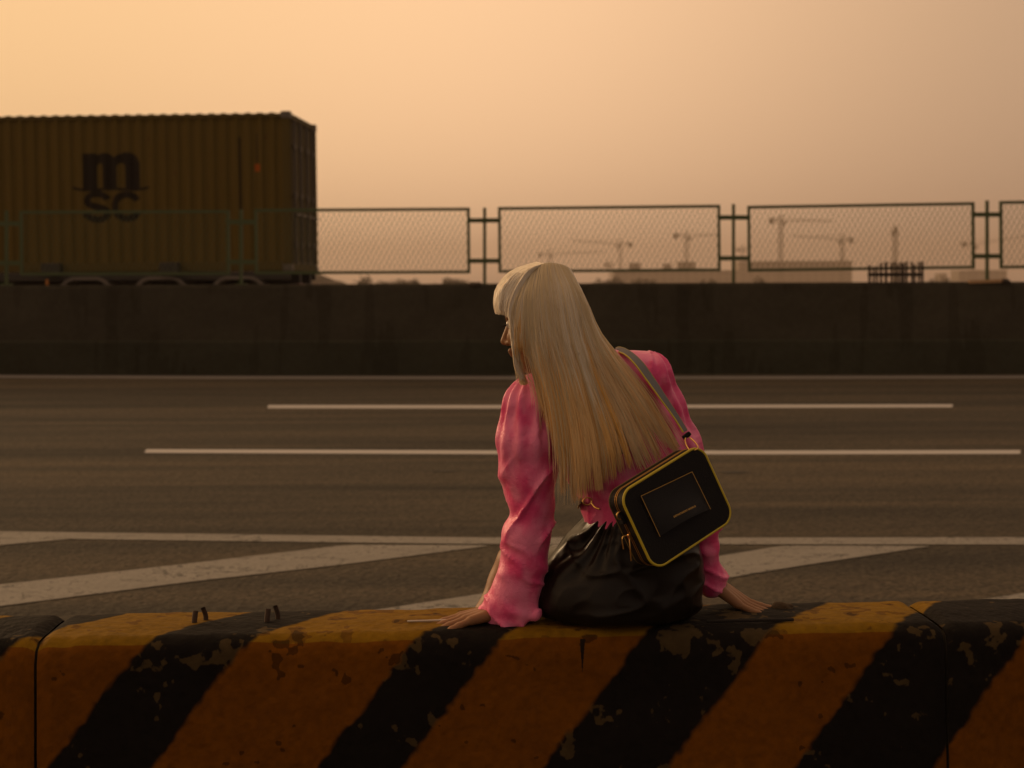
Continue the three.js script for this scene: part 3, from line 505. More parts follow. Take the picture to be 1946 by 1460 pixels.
// head frame
const HC = P(1037, 612, 3.35), HF = V(-0.93, -0.2, -0.3).normalize(), HS = new THREE.Vector3().crossVectors(HF, V(0.02, 1, 0)).normalize(), HU = new THREE.Vector3().crossVectors(HS, HF).normalize();
const hp = (f, u, s) => HC.clone().addScaledVector(HF, f).addScaledVector(HU, u).addScaledVector(HS, s);
{
  const headList = [];
  const add = (a, b, ra, rb) => headList.push(cone(hp(...a), hp(...b), ra, rb));
  const skull = (x, y, z) => { const dx = x - HC.x, dy = y - HC.y, dz = z - HC.z, f = dx * HF.x + dy * HF.y + dz * HF.z - 0.003, u = dx * HU.x + dy * HU.y + dz * HU.z - 0.027, s = dx * HS.x + dy * HS.y + dz * HS.z; return (Math.sqrt((f / 0.088) ** 2 + (u / 0.085) ** 2 + (s / 0.073) ** 2) - 1) * 0.08; };
  add([0.04, -0.04, 0], [0.050, -0.078, 0], 0.05, 0.026);                     // mid face to chin
  add([0.0, -0.045, 0.042], [0.056, -0.08, 0.008], 0.022, 0.017); add([0.0, -0.045, -0.042], [0.056, -0.08, -0.008], 0.022, 0.017);   // jaw
  add([0.064, -0.02, 0.03], [0.05, -0.03, 0.045], 0.02, 0.02); add([0.064, -0.02, -0.03], [0.05, -0.03, -0.045], 0.02, 0.02);         // cheeks
  const fine = [];
  const addF = (a, b, ra, rb) => fine.push(cone(hp(...a), hp(...b), ra, rb));
  addF([0.083, 0.014, 0], [0.106, -0.024, 0], 0.008, 0.0095); addF([0.096, -0.03, 0.009], [0.09, -0.03, 0.014], 0.007, 0.005); addF([0.096, -0.03, -0.009], [0.09, -0.03, -0.014], 0.007, 0.005);
  addF([0.0915, -0.049, -0.014], [0.0915, -0.049, 0.014], 0.0065, 0.0065); addF([0.0885, -0.0585, -0.011], [0.0885, -0.0585, 0.011], 0.007, 0.007);
  addF([0.071, -0.086, -0.006], [0.071, -0.086, 0.006], 0.012, 0.012);
  const head = (x, y, z) => { let d = skull(x, y, z); for (const c of headList) d = smin(d, dCone(c, x, y, z), 0.025); for (const s of [-1, 1]) { const e = hp(0.086, 0.01, s * 0.031); const k = Math.hypot(x - e.x, y - e.y, z - e.z) - 0.016; d = -smin(-d, k, 0.014); } for (const c of fine) d = smin(d, dCone(c, x, y, z), 0.007); return d; };
  const neck = [cone(hp(-0.025, -0.04, 0), P(1062, 712, 3.365), 0.05, 0.055)];
  const headGeo = surface((x, y, z) => { let d = head(x, y, z); return smin(d, dCone(neck[0], x, y, z), 0.03); }, HC.clone().addScalar(-0.15).add(V(0.02, -0.03, 0)), HC.clone().addScalar(0.15), 0.0035);
  // trunk, arms and legs
  const L = [
    ...chain([q(1062, 712, 3.365, 0.056), q(1100, 745, 3.37, 0.085), q(1155, 830, 3.40, 0.1), q(1205, 960, 3.42, 0.095), q(1190, 1090, 3.43, 0.13)]),
    ...chain([q(1085, 735, 3.365, 0.05), q(1012, 760, 3.36, 0.045), q(1008, 930, 3.375, 0.036), q(1003, 965, 3.38, 0.034), q(962, 1150, 3.40, 0.026), q(930, 1172, 3.41, 0.025)]),
    ...chain([q(1120, 725, 3.37, 0.05), q(1228, 712, 3.38, 0.045), q(1292, 880, 3.43, 0.036), q(1318, 940, 3.45, 0.034), q(1350, 1085, 3.52, 0.024), q(1357, 1118, 3.535, 0.023)]),
    ...chain([q(1135, 1105, 3.46, 0.085), q(1052, 1100, 3.68, 0.064), q(984, 1070, 3.87, 0.054), q(966, 1105, 3.88, 0.05), q(935, 1180, 3.86, 0.052), q(850, 1460, 3.80, 0.03)]),
    ...chain([q(1225, 1110, 3.47, 0.085), q(1165, 1100, 3.72, 0.07), q(1105, 1092, 3.94, 0.054), q(1090, 1135, 3.96, 0.05), q(1066, 1215, 3.95, 0.052), q(1010, 1490, 3.90, 0.03)]),
  ];
  const bl = field(L, 0.02), bb = boundsOf(L, 0.02);
  const bodyGeo = surface((x, y, z) => bl(x, y, z), bb.min, bb.max, 0.009);
  // hands: palm, four jointed fingers and a thumb, lying on the concrete
  const hand = (wr, fwd, side, up, spread, curl) => {
    const X = fwd.clone().normalize(), Z = side.clone().addScaledVector(X, -side.dot(X)).normalize(), Y = up.clone().addScaledVector(X, -up.dot(X)).addScaledVector(Z, -up.dot(Z)).normalize();
    const at = (a, b, c) => wr.clone().addScaledVector(X, a).addScaledVector(Z, b).addScaledVector(Y, c), list = [], nails = [];
    [0.028, 0.01, -0.009, -0.027].forEach((b, i) => list.push(cone(at(0.0, b * 0.55, 0.004), at(0.082 - [0, -0.003, 0.001, 0.009][i], b, 0.001), 0.0165, 0.0115)));
    list.push(cone(at(-0.03, 0, 0.01), at(0.012, 0, 0.006), 0.022, 0.02));
    [[0.028, [0.042, 0.025, 0.02]], [0.01, [0.047, 0.029, 0.021]], [-0.009, [0.043, 0.027, 0.021]], [-0.027, [0.034, 0.02, 0.018]]].forEach(([b, len], i) => {
      let x = 0.082 - [0, -0.003, 0.001, 0.009][i], y = 0.001, z = b, a = -0.10 - curl[0], yaw = (b > 0 ? 1 : -1) * spread * (Math.abs(b) / 0.028); const rr = [0.0098, 0.0092, 0.0085, 0.0075];
      len.forEach((l, k) => { const nx = x + Math.cos(a) * Math.cos(yaw) * l, ny = y + Math.sin(a) * l, nz = z + Math.cos(a) * Math.sin(yaw) * l; const sc = i === 3 ? 0.88 : 1; list.push({ ...cone(at(x, z, y), at(nx, nz, ny), rr[k] * sc, rr[k + 1] * sc) }); x = nx; y = ny; z = nz; a -= curl[k + 1]; });
    });
    list.push(cone(at(0.012, 0.02, -0.004), at(0.042, 0.05, -0.008), 0.016, 0.0115), cone(at(0.042, 0.05, -0.008), at(0.07, 0.064, -0.012), 0.0108, 0.0095), cone(at(0.07, 0.064, -0.012), at(0.093, 0.069, -0.014), 0.0094, 0.0078));
    const b = boundsOf(list, 0.008), f = field(list, 0.0045);
    return surface(f, b.min, b.max, 0.0026);
  };
  const lh = hand(P(946, 1165, 3.41), V(-0.93, -0.11, 0.30), V(-0.25, 0, -1), V(0.06, 1, 0), 0.2, [0.05, 0.05, 0.1]);
  const rh = hand(P(1356, 1112, 3.535), V(0.8, -0.5, 0.22), V(0.25, 0.1, -1), V(0.2, 1, 0), 0.19, [-0.26, -0.14, 0.05]);
  const all = [headGeo, bodyGeo, lh, rh].map((g) => { const t = g.toNonIndexed(); return t; });
  part(woman, 'body', mergeGeometries(all), skin);
  for (const s of [-1, 1]) part(woman, 'eye', new THREE.SphereGeometry(0.0115, 20, 16).translate(...hp(0.072, 0.01, s * 0.031)), std(lin(0.5, 0.45, 0.42), 0.2));
  for (const s of [-1, 1]) { const l = []; for (let i = 0; i < 9; i++) { const a = (i / 8 - 0.5) * 1.7, o = hp(0.083 + 0.002 * Math.cos(a), 0.012, s * 0.031 + Math.sin(a) * 0.0125), e = o.clone().addScaledVector(HF, 0.010).addScaledVector(HU, -0.003).addScaledVector(HS, Math.sin(a) * 0.004); l.push(tube([o, o.clone().lerp(e, 0.5).addScaledVector(HU, -0.0015), e], 0.0008, 5, 4)); } part(woman, 'eyelashes', merged(l), std(lin(0.01, 0.008, 0.006), 0.8)); }
  part(woman, 'lips', merged([new THREE.SphereGeometry(0.0062, 16, 10).scale(1, 0.75, 2.4).applyMatrix4(new THREE.Matrix4().makeBasis(HF, HU, HS).setPosition(hp(0.0935, -0.0495, 0))), new THREE.SphereGeometry(0.0068, 16, 10).scale(1, 0.8, 2.0).applyMatrix4(new THREE.Matrix4().makeBasis(HF, HU, HS).setPosition(hp(0.0905, -0.0585, 0)))]), std(lin(0.5, 0.16, 0.12), 0.4));
}

// blouse: torso, gathered sleeves, ruffled cuffs
const sleeveL = [q(1030, 748, 3.36, 0.045), q(1006, 772, 3.36, 0.055), q(1001, 835, 3.36, 0.064), q(1006, 900, 3.37, 0.061), q(1010, 955, 3.38, 0.053), q(1002, 1010, 3.385, 0.054), q(996, 1060, 3.39, 0.052), q(986, 1108, 3.395, 0.053), q(968, 1150, 3.40, 0.05)];
const sleeveR = [q(1205, 705, 3.375, 0.042), q(1232, 716, 3.38, 0.048), q(1256, 775, 3.40, 0.050), q(1284, 850, 3.42, 0.055), q(1312, 925, 3.45, 0.052), q(1336, 1000, 3.48, 0.036), q(1343, 1040, 3.495, 0.027), q(1346, 1070, 3.505, 0.023), q(1352, 1098, 3.52, 0.033), q(1354, 1106, 3.523, 0.034)];
{
  const torso = chain([q(1080, 728, 3.37, 0.055), q(1110, 765, 3.385, 0.095, 1.1), q(1160, 850, 3.41, 0.122, 1.15), q(1200, 930, 3.42, 0.120, 1.15), q(1212, 975, 3.42, 0.130, 1.15)]);
  const yoke = [...chain([q(1052, 726, 3.365, 0.05), q(1020, 752, 3.36, 0.05)]), ...chain([q(1110, 722, 3.375, 0.055), q(1165, 712, 3.375, 0.05), q(1225, 714, 3.38, 0.05)])];
  const cw = P(980, 1118, 3.395), cuffL = [[914, 1166, 3.41, 0.013], [938, 1180, 3.385, 0.014], [962, 1184, 3.365, 0.015], [988, 1183, 3.36, 0.014], [1016, 1166, 3.37, 0.015], [1000, 1160, 3.43, 0.02], [950, 1160, 3.44, 0.02]].map(([x, y, d, e]) => cone(cw, P(x, y, d), 0.04, e));
  const list = [...torso, ...yoke, ...chain(sleeveL), ...chain(sleeveR), ...cuffL];
  const f = field(list, 0.022), b = boundsOf(list, 0.02);
  const param = (pts, x, y, z) => { let best = 9, t = 0, ang = 0; for (let i = 0; i < pts.length - 1; i++) { const a = pts[i][0], d = pts[i + 1][0]; const ex = d.x - a.x, ey = d.y - a.y, ez = d.z - a.z, l = ex * ex + ey * ey + ez * ez; const k = clamp(((x - a.x) * ex + (y - a.y) * ey + (z - a.z) * ez) / l, 0, 1); const px = x - a.x - ex * k, pz = z - a.z - ez * k, py = y - a.y - ey * k, r = Math.sqrt(px * px + py * py + pz * pz); if (r - lerp(pts[i][1], pts[i + 1][1], k) < best) { best = r - lerp(pts[i][1], pts[i + 1][1], k); t = i + k; ang = Math.atan2(pz, px); } } return [best, t / (pts.length - 1), ang]; };
  const ridge = (v) => 1 - Math.abs(v) * 2;
  const crease = (v) => { const a = 1 - Math.abs(v); return a * a * a - 0.3; };
  const fold = (x, y, z) => {
    const [dl, tl, al] = param(sleeveL, x, y, z), [dr, tr, ar] = param(sleeveR, x, y, z);
    let d = 0.002 * fbm3(x * 26, y * 14, z * 26);
    const w = 0.012 * fbm3(x * 14, y * 14, z * 14);
    if (dl < 0.02 && dl < dr) {
      d += 0.0042 * Math.sin(al * 11 + w * 300) * smooth(tl, 0.0, 0.1) * (1 - smooth(tl, 0.2, 0.36));                                  // gathers below the shoulder seam
      const up = crease(n3((x * 0.85 - y * 0.53 + w) * 27, (x * 0.53 + y * 0.85) * 5, z * 9 + 3));                                     // long drapes slanting across the upper arm
      const lo = crease(n3((x * 0.5 + y * 0.86 + w * 1.4) * 34, (x * 0.86 - y * 0.5) * 7, z * 12 + 8));                               // crumpled forearm
      d += 0.011 * up * smooth(tl, 0.22, 0.4) * (1 - smooth(tl, 0.6, 0.72)) + 0.0085 * lo * smooth(tl, 0.58, 0.72);
      const sag = Math.exp(-Math.pow((tl - 0.56) / 0.035, 2)) * Math.max(0, -Math.cos(al)); d += -0.008 * sag;
    } else if (dr < 0.02) {
      d += 0.004 * Math.sin(ar * 9 + w * 300) * smooth(tr, 0.03, 0.12) * (1 - smooth(tr, 0.3, 0.45));
      d += 0.009 * crease(n3((x * 0.3 + y * 0.95 + w) * 36, (x * 0.95 - y * 0.3) * 8, z * 12 + 5)) * smooth(tr, 0.3, 0.42);
    } else {
      d += 0.006 * crease(n3((x + w) * 32, y * 4, z * 8)) + 0.003 * Math.sin(y * 80 + w * 500) * smooth(y, 1.02, 1.1) * 0.6;
    }
    return d;
  };
  const g = surface(f, b.min, b.max, 0.0046);
  displace(g, fold);
  tint(g, (x, y, z) => { const c = fbm3(x * 34, y * 17, z * 34, 5), k = smooth(c, -0.4, 0.4); return [lerp(0.80, 0.94, k), lerp(0.07, 0.25, k), lerp(0.24, 0.44, k)]; });
  { const p = g.attributes.position, u = new Float32Array(p.count * 2); for (let i = 0; i < p.count; i++) { u[i * 2] = p.getX(i) + p.getZ(i); u[i * 2 + 1] = p.getY(i); } g.setAttribute('uv', new THREE.BufferAttribute(u, 2)); }
  const nap = texture(512, 512, (u, v) => { const c = 0.5 + 0.35 * fbm2(u * 24, v * 24, 210, 4) + 0.25 * fbm2(u * 110, v * 110, 215, 2); return [c, c, c]; }, true); nap.repeat.set(5, 5);
  part(woman, 'blouse', g, phys(lin(1, 1, 1), 0.42, { bumpMap: nap, bumpScale: 0.0014, specularColor: lin(1, 0.72, 0.78), vertexColors: true, sheen: 1, sheenColor: lin(1, 0.76, 0.82), sheenRoughness: 0.42, side: THREE.DoubleSide }));
}
// skirt: black leather, gathered at the waist
{
  const list = [...chain([q(1220, 962, 3.42, 0.112, 1.15), q(1214, 1000, 3.42, 0.118, 1.15), q(1195, 1070, 3.425, 0.125, 1.05), q(1178, 1130, 3.43, 0.14, 1.0), q(1172, 1165, 3.43, 0.14, 1.0)]),
    ...chain([q(1166, 1000, 3.42, 0.07), q(1114, 1086, 3.43, 0.08), q(1098, 1130, 3.43, 0.096), q(1102, 1166, 3.43, 0.092)]), ...chain([q(1258, 1000, 3.42, 0.08), q(1250, 1080, 3.43, 0.1), q(1242, 1130, 3.43, 0.107), q(1236, 1165, 3.43, 0.1)]),
    ...chain([q(1142, 1120, 3.45, 0.105), q(1085, 1112, 3.58, 0.092), q(1040, 1096, 3.72, 0.086)]), ...chain([q(1225, 1110, 3.46, 0.12), q(1190, 1105, 3.62, 0.1), q(1168, 1100, 3.72, 0.088)])];
  const f0 = field(list, 0.03), b = boundsOf(list, 0.02), lid = P(1208, 958, 3.42).y, lx0 = P(1092, 995, 3.35).x, lx1 = P(1152, 950, 3.32).x, ldrop = 0.056, floorY = TOP + 0.006;
  const smax = (a, b, k) => -smin(-a, -b, k), f = (x, y, z) => smax(smax(f0(x, y, z), (y - lid + ldrop * (1 - smooth(x, lx0, lx1))) * 0.8, 0.008), floorY - y, 0.03);
  const g = surface(f, b.min, b.max, 0.0046), wc = P(1100, 1000, 3.38);
  displace(g, (x, y, z) => { const dl = Math.hypot(x - wc.x, (y - wc.y) * 0.8, z - wc.z), near = (1 - smooth(dl, 0.05, 0.15)) * smooth(lid - ldrop * (1 - smooth(x, lx0, lx1)) - y, 0.004, 0.035), a = Math.atan2(y - wc.y - 0.06, x - wc.x - 0.10); return 0.0035 * near * Math.sin(a * 30 + 4 * fbm3(x * 12, y * 12, z * 12)) + 0.0055 * (Math.pow(1 - Math.abs(n3(x * 10 + y * 6, y * 22 - x * 5, z * 10)), 3) - 0.3) + 0.0018 * (Math.pow(1 - Math.abs(n3(x * 24 - y * 12, y * 30, z * 22)), 3) - 0.3) * (y > floorY + 0.02 ? 1 : 0.2); });
  const leatherBump = texture(512, 512, (u, v) => { const c = 0.5 + 0.5 * fbm2(u * 70, v * 70, 150, 3); return [c, c, c]; }, true);
  part(woman, 'skirt', g, phys(lin(0.007, 0.0045, 0.0025), 0.32, { specularIntensity: 0.42 }));
}
// hair: thousands of strands laid along guide locks
{
  const G = (a) => a.map(([x, y, d]) => P(x, y, d));
  const back = [
    [[1012, 508, 3.315], [984, 553, 3.277], [970, 602, 3.268], [974, 650, 3.272], [979, 690, 3.285], [989, 722, 3.297], [992, 732, 3.297]],
    [[1016, 506, 3.31], [994, 556, 3.268], [988, 605, 3.258], [986, 655, 3.262], [990, 690, 3.28], [998, 718, 3.297], [1000, 728, 3.297]],
    [[1018, 505, 3.31], [1003, 556, 3.265], [1003, 620, 3.255], [1012, 680, 3.265], [1030, 740, 3.275], [1044, 800, 3.28], [1052, 850, 3.285]],
    [[1025, 503, 3.305], [1015, 556, 3.26], [1020, 640, 3.25], [1036, 715, 3.255], [1054, 790, 3.265], [1064, 870, 3.275], [1066, 945, 3.29]],
    [[1034, 501, 3.30], [1032, 556, 3.255], [1042, 640, 3.243], [1060, 720, 3.25], [1077, 800, 3.26], [1087, 880, 3.27], [1090, 960, 3.285]],
    [[1045, 499, 3.30], [1056, 556, 3.255], [1070, 640, 3.24], [1092, 720, 3.245], [1114, 800, 3.255], [1127, 870, 3.262], [1132, 935, 3.28]],
    [[1058, 501, 3.31], [1080, 556, 3.262], [1098, 640, 3.245], [1124, 720, 3.248], [1153, 800, 3.255], [1171, 860, 3.262], [1180, 908, 3.28]],
    [[1070, 504, 3.325], [1098, 560, 3.285], [1120, 640, 3.265], [1150, 712, 3.26], [1190, 790, 3.262], [1216, 850, 3.27], [1232, 888, 3.28]],
    [[1080, 509, 3.345], [1110, 566, 3.32], [1132, 632, 3.295], [1164, 688, 3.28], [1212, 762, 3.275], [1250, 825, 3.28], [1272, 864, 3.29]],
    [[1083, 512, 3.375], [1113, 570, 3.365], [1138, 630, 3.335], [1170, 674, 3.305], [1222, 738, 3.295], [1264, 806, 3.30], [1288, 850, 3.31]],
    [[1074, 512, 3.41], [1104, 575, 3.42], [1126, 635, 3.40], [1152, 685, 3.375], [1190, 735, 3.36], [1225, 790, 3.37], [1245, 830, 3.38]],
    [[1045, 508, 3.43], [1064, 575, 3.455], [1078, 640, 3.45], [1092, 690, 3.445], [1105, 740, 3.46], [1112, 790, 3.47], [1116, 830, 3.47]],
    [[1012, 512, 3.42], [1006, 575, 3.45], [1006, 640, 3.45], [1010, 690, 3.445], [1014, 730, 3.45], [1018, 770, 3.45], [1020, 800, 3.45]]].map(G);
  const bangs = [
    [[1034, 501, 3.303], [1004, 514, 3.283], [980, 550, 3.274], [970, 582, 3.268], [971, 606, 3.27]],
    [[1026, 500, 3.325], [984, 516, 3.30], [957, 546, 3.285], [950, 576, 3.28], [954, 600, 3.285]],
    [[1022, 499, 3.345], [975, 515, 3.33], [948, 545, 3.32], [942, 574, 3.315], [946, 597, 3.32]],
    [[1020, 499, 3.365], [974, 514, 3.365], [947, 544, 3.365], [941, 573, 3.365], [946, 596, 3.368]],
    [[1022, 501, 3.39], [980, 518, 3.40], [955, 548, 3.41], [950, 577, 3.41], [954, 598, 3.41]]].map(G);
  const cat = (a, b, c, d, t) => { const t2 = t * t, t3 = t2 * t; return 0.5 * (2 * b + (c - a) * t + (2 * a - 5 * b + 4 * c - d) * t2 + (3 * b - a - 3 * c + d) * t3); };
  const along = (pts, t) => { const n = pts.length - 1, x = clamp(t, 0, 1) * n, i = Math.min(n - 1, Math.floor(x)), k = x - i + (t > 1 ? (t - 1) * n : 0), g = (j) => pts[clamp(j, 0, n)]; return V(cat(g(i - 1).x, g(i).x, g(i + 1).x, g(i + 2).x, k), cat(g(i - 1).y, g(i).y, g(i + 1).y, g(i + 2).y, k), cat(g(i - 1).z, g(i).z, g(i + 1).z, g(i + 2).z, k)); };
  const sheet = (gs, s, t) => { const n = gs.length - 1, x = clamp(s, 0, 1) * n, i = Math.min(n - 1, Math.floor(x)), k = x - i, g = (j) => along(gs[clamp(j, 0, n)], t); const a = g(i - 1), b = g(i), c = g(i + 1), d = g(i + 2); return V(cat(a.x, b.x, c.x, d.x, k), cat(a.y, b.y, c.y, d.y, k), cat(a.z, b.z, c.z, d.z, k)); };
  const pos = [], nor = [], col = [], idx = [];
  const R = rng(77), away = HC.clone();
  const strand = (pts, r, c, backGlow) => {
    const n = pts.length, base = pos.length / 3;
    for (let i = 0; i < n; i++) {
      const T = pts[Math.min(n - 1, i + 1)].clone().sub(pts[Math.max(0, i - 1)]).normalize(), N1 = new THREE.Vector3().crossVectors(T, V(0.3, 0.1, 1)).normalize(), N2 = new THREE.Vector3().crossVectors(T, N1), w = r * (i === n - 1 ? 0.25 : i > n * 0.8 ? lerp(1, 0.45, (i / n - 0.8) / 0.2) : 1);
      for (let k = 0; k < 3; k++) { const a = k * 2.094 + 0.5, nx = N1.x * Math.cos(a) + N2.x * Math.sin(a), ny = N1.y * Math.cos(a) + N2.y * Math.sin(a), nz = N1.z * Math.cos(a) + N2.z * Math.sin(a); pos.push(pts[i].x + nx * w, pts[i].y + ny * w, pts[i].z + nz * w); nor.push(nx, ny, nz); const y = backGlow ? backGlow(i) : 0; col.push(c[0] * (1 - 0.02 * y), c[1] * (1 - 0.36 * y), c[2] * (1 - 0.82 * y)); }  // golden glow of light through the lower lengths, painted into the strand colour
    }
    for (let i = 0; i < n - 1; i++) for (let k = 0; k < 3; k++) { const a = base + i * 3 + k, b = base + i * 3 + (k + 1) % 3; idx.push(a, b, b + 3, a, b + 3, a + 3); }
  };
  const tone = (lo) => { const m = R(), k = 0.90 + 0.12 * R(); return m < 0.06 + 0.10 * lo ? [0.82 * k, 0.65 * k, 0.44 * k] : m < 0.30 + 0.2 * lo ? [0.90 * k, 0.78 * k, 0.60 * k] : [0.94 * k, 0.85 * k, 0.70 * k]; };
  const lay = (gs, n, seg, layers, sparse, minT) => {
    for (let i = 0; i < n; i++) {
      let s = R(), NL = 34, lock = Math.floor(s * NL + 0.5 * n2(i, 3)), sc = (lock + 0.5) / NL + 0.012 * (h3(lock, 2, 1) - 0.5), lay01 = Math.pow(R(), 1.3), pull = sparse * (0.25 + 0.5 * h3(lock, 7, 3) + 0.28 * smooth(s, 0.3, 0.6)), tEnd = lerp(minT, 1.0, Math.pow(R(), 0.6)) + 0.25 * sparse * (h3(lock, 5, 9) - 0.68), fl = (R() - 0.5) * 0.012, ph = R() * 9;
      if (gs === back && ((s > 0.05 && s < 0.135) || (s > 0.36 && R() < 0.34 + 0.34 * smooth(s, 0.4, 0.6)))) tEnd *= s < 0.2 ? 0.5 + 0.08 * R() : 0.5 + 0.3 * R();
      const pts = []; for (let k = 0; k <= seg; k++) {
        const t = k / seg * tEnd, at = clamp(lerp(s, sc, pull * smooth(t, 0.25, 1)) + 0.006 * n2(t * 4 + lock, lock, 5) * t * sparse, 0, 1);
        const p = sheet(gs, at, t), inw = V(away.x - p.x, (away.y - p.y) * (t < 0.4 ? 1 : 0), away.z - p.z); inw.normalize();
        p.addScaledVector(inw, layers * lay01 * (0.3 + 0.7 * smooth(t, 0, 0.3)));
        p.x += fl * t * t + 0.0016 * n2(t * 6 + ph, i, 2); p.y += 0.0008 * n2(t * 9, i, 3); p.z += 0.006 * (h3(lock, 1, 1) - 0.5) * t + 0.0012 * n2(t * 7, i, 4);
        pts.push(p);
      }
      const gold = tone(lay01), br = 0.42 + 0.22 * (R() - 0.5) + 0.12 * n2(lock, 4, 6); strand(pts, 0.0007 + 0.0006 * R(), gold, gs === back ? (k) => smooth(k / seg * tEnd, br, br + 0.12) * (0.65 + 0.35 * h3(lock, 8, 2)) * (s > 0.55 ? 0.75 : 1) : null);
    }
  };
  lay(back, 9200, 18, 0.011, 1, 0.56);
  lay(bangs, 1700, 10, 0.010, 0.4, 0.9);
  const blend = [G([[1034, 501, 3.301], [1004, 514, 3.279], [979, 550, 3.269], [967, 584, 3.263], [969, 612, 3.262], [973, 640, 3.266], [976, 655, 3.27]]), ...back.slice(0, 1).map((g) => g.map((p) => p.clone().add(V(0, 0, 0.003))))];
  lay(blend, 380, 16, 0.008, 0.5, 0.5);
  for (let i = 0; i < 170; i++) { const s = R(), gs = back, fl = (R() - 0.4) * 0.05, pts = []; for (let k = 0; k <= 14; k++) { const t = k / 14; const p = sheet(gs, s * 0.8, t); p.x += fl * t * t; p.z += 0.006 * (1 - t); p.y += 0.004 * Math.sin(t * 3); pts.push(p); } strand(pts, 0.0005, [0.8, 0.66, 0.42]); }   // flyaways
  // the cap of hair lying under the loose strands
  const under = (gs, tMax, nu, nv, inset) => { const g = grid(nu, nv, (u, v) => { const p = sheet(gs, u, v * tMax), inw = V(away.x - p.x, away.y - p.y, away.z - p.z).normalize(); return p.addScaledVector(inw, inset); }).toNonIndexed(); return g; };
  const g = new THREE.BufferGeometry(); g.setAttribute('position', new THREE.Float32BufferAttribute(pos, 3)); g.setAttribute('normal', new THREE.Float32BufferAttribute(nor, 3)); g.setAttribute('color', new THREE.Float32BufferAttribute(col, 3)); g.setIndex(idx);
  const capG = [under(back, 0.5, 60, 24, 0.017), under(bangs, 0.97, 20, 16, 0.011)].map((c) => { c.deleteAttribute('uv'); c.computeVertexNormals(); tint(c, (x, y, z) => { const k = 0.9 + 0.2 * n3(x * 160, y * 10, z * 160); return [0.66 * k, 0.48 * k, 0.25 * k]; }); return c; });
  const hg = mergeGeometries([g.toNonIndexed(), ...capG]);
  part(woman, 'hair', hg, phys(lin(1, 1, 1), 0.5, { vertexColors: true, side: THREE.DoubleSide, sheen: 0.5, sheenColor: lin(1, 0.88, 0.72), sheenRoughness: 0.4 }));
}

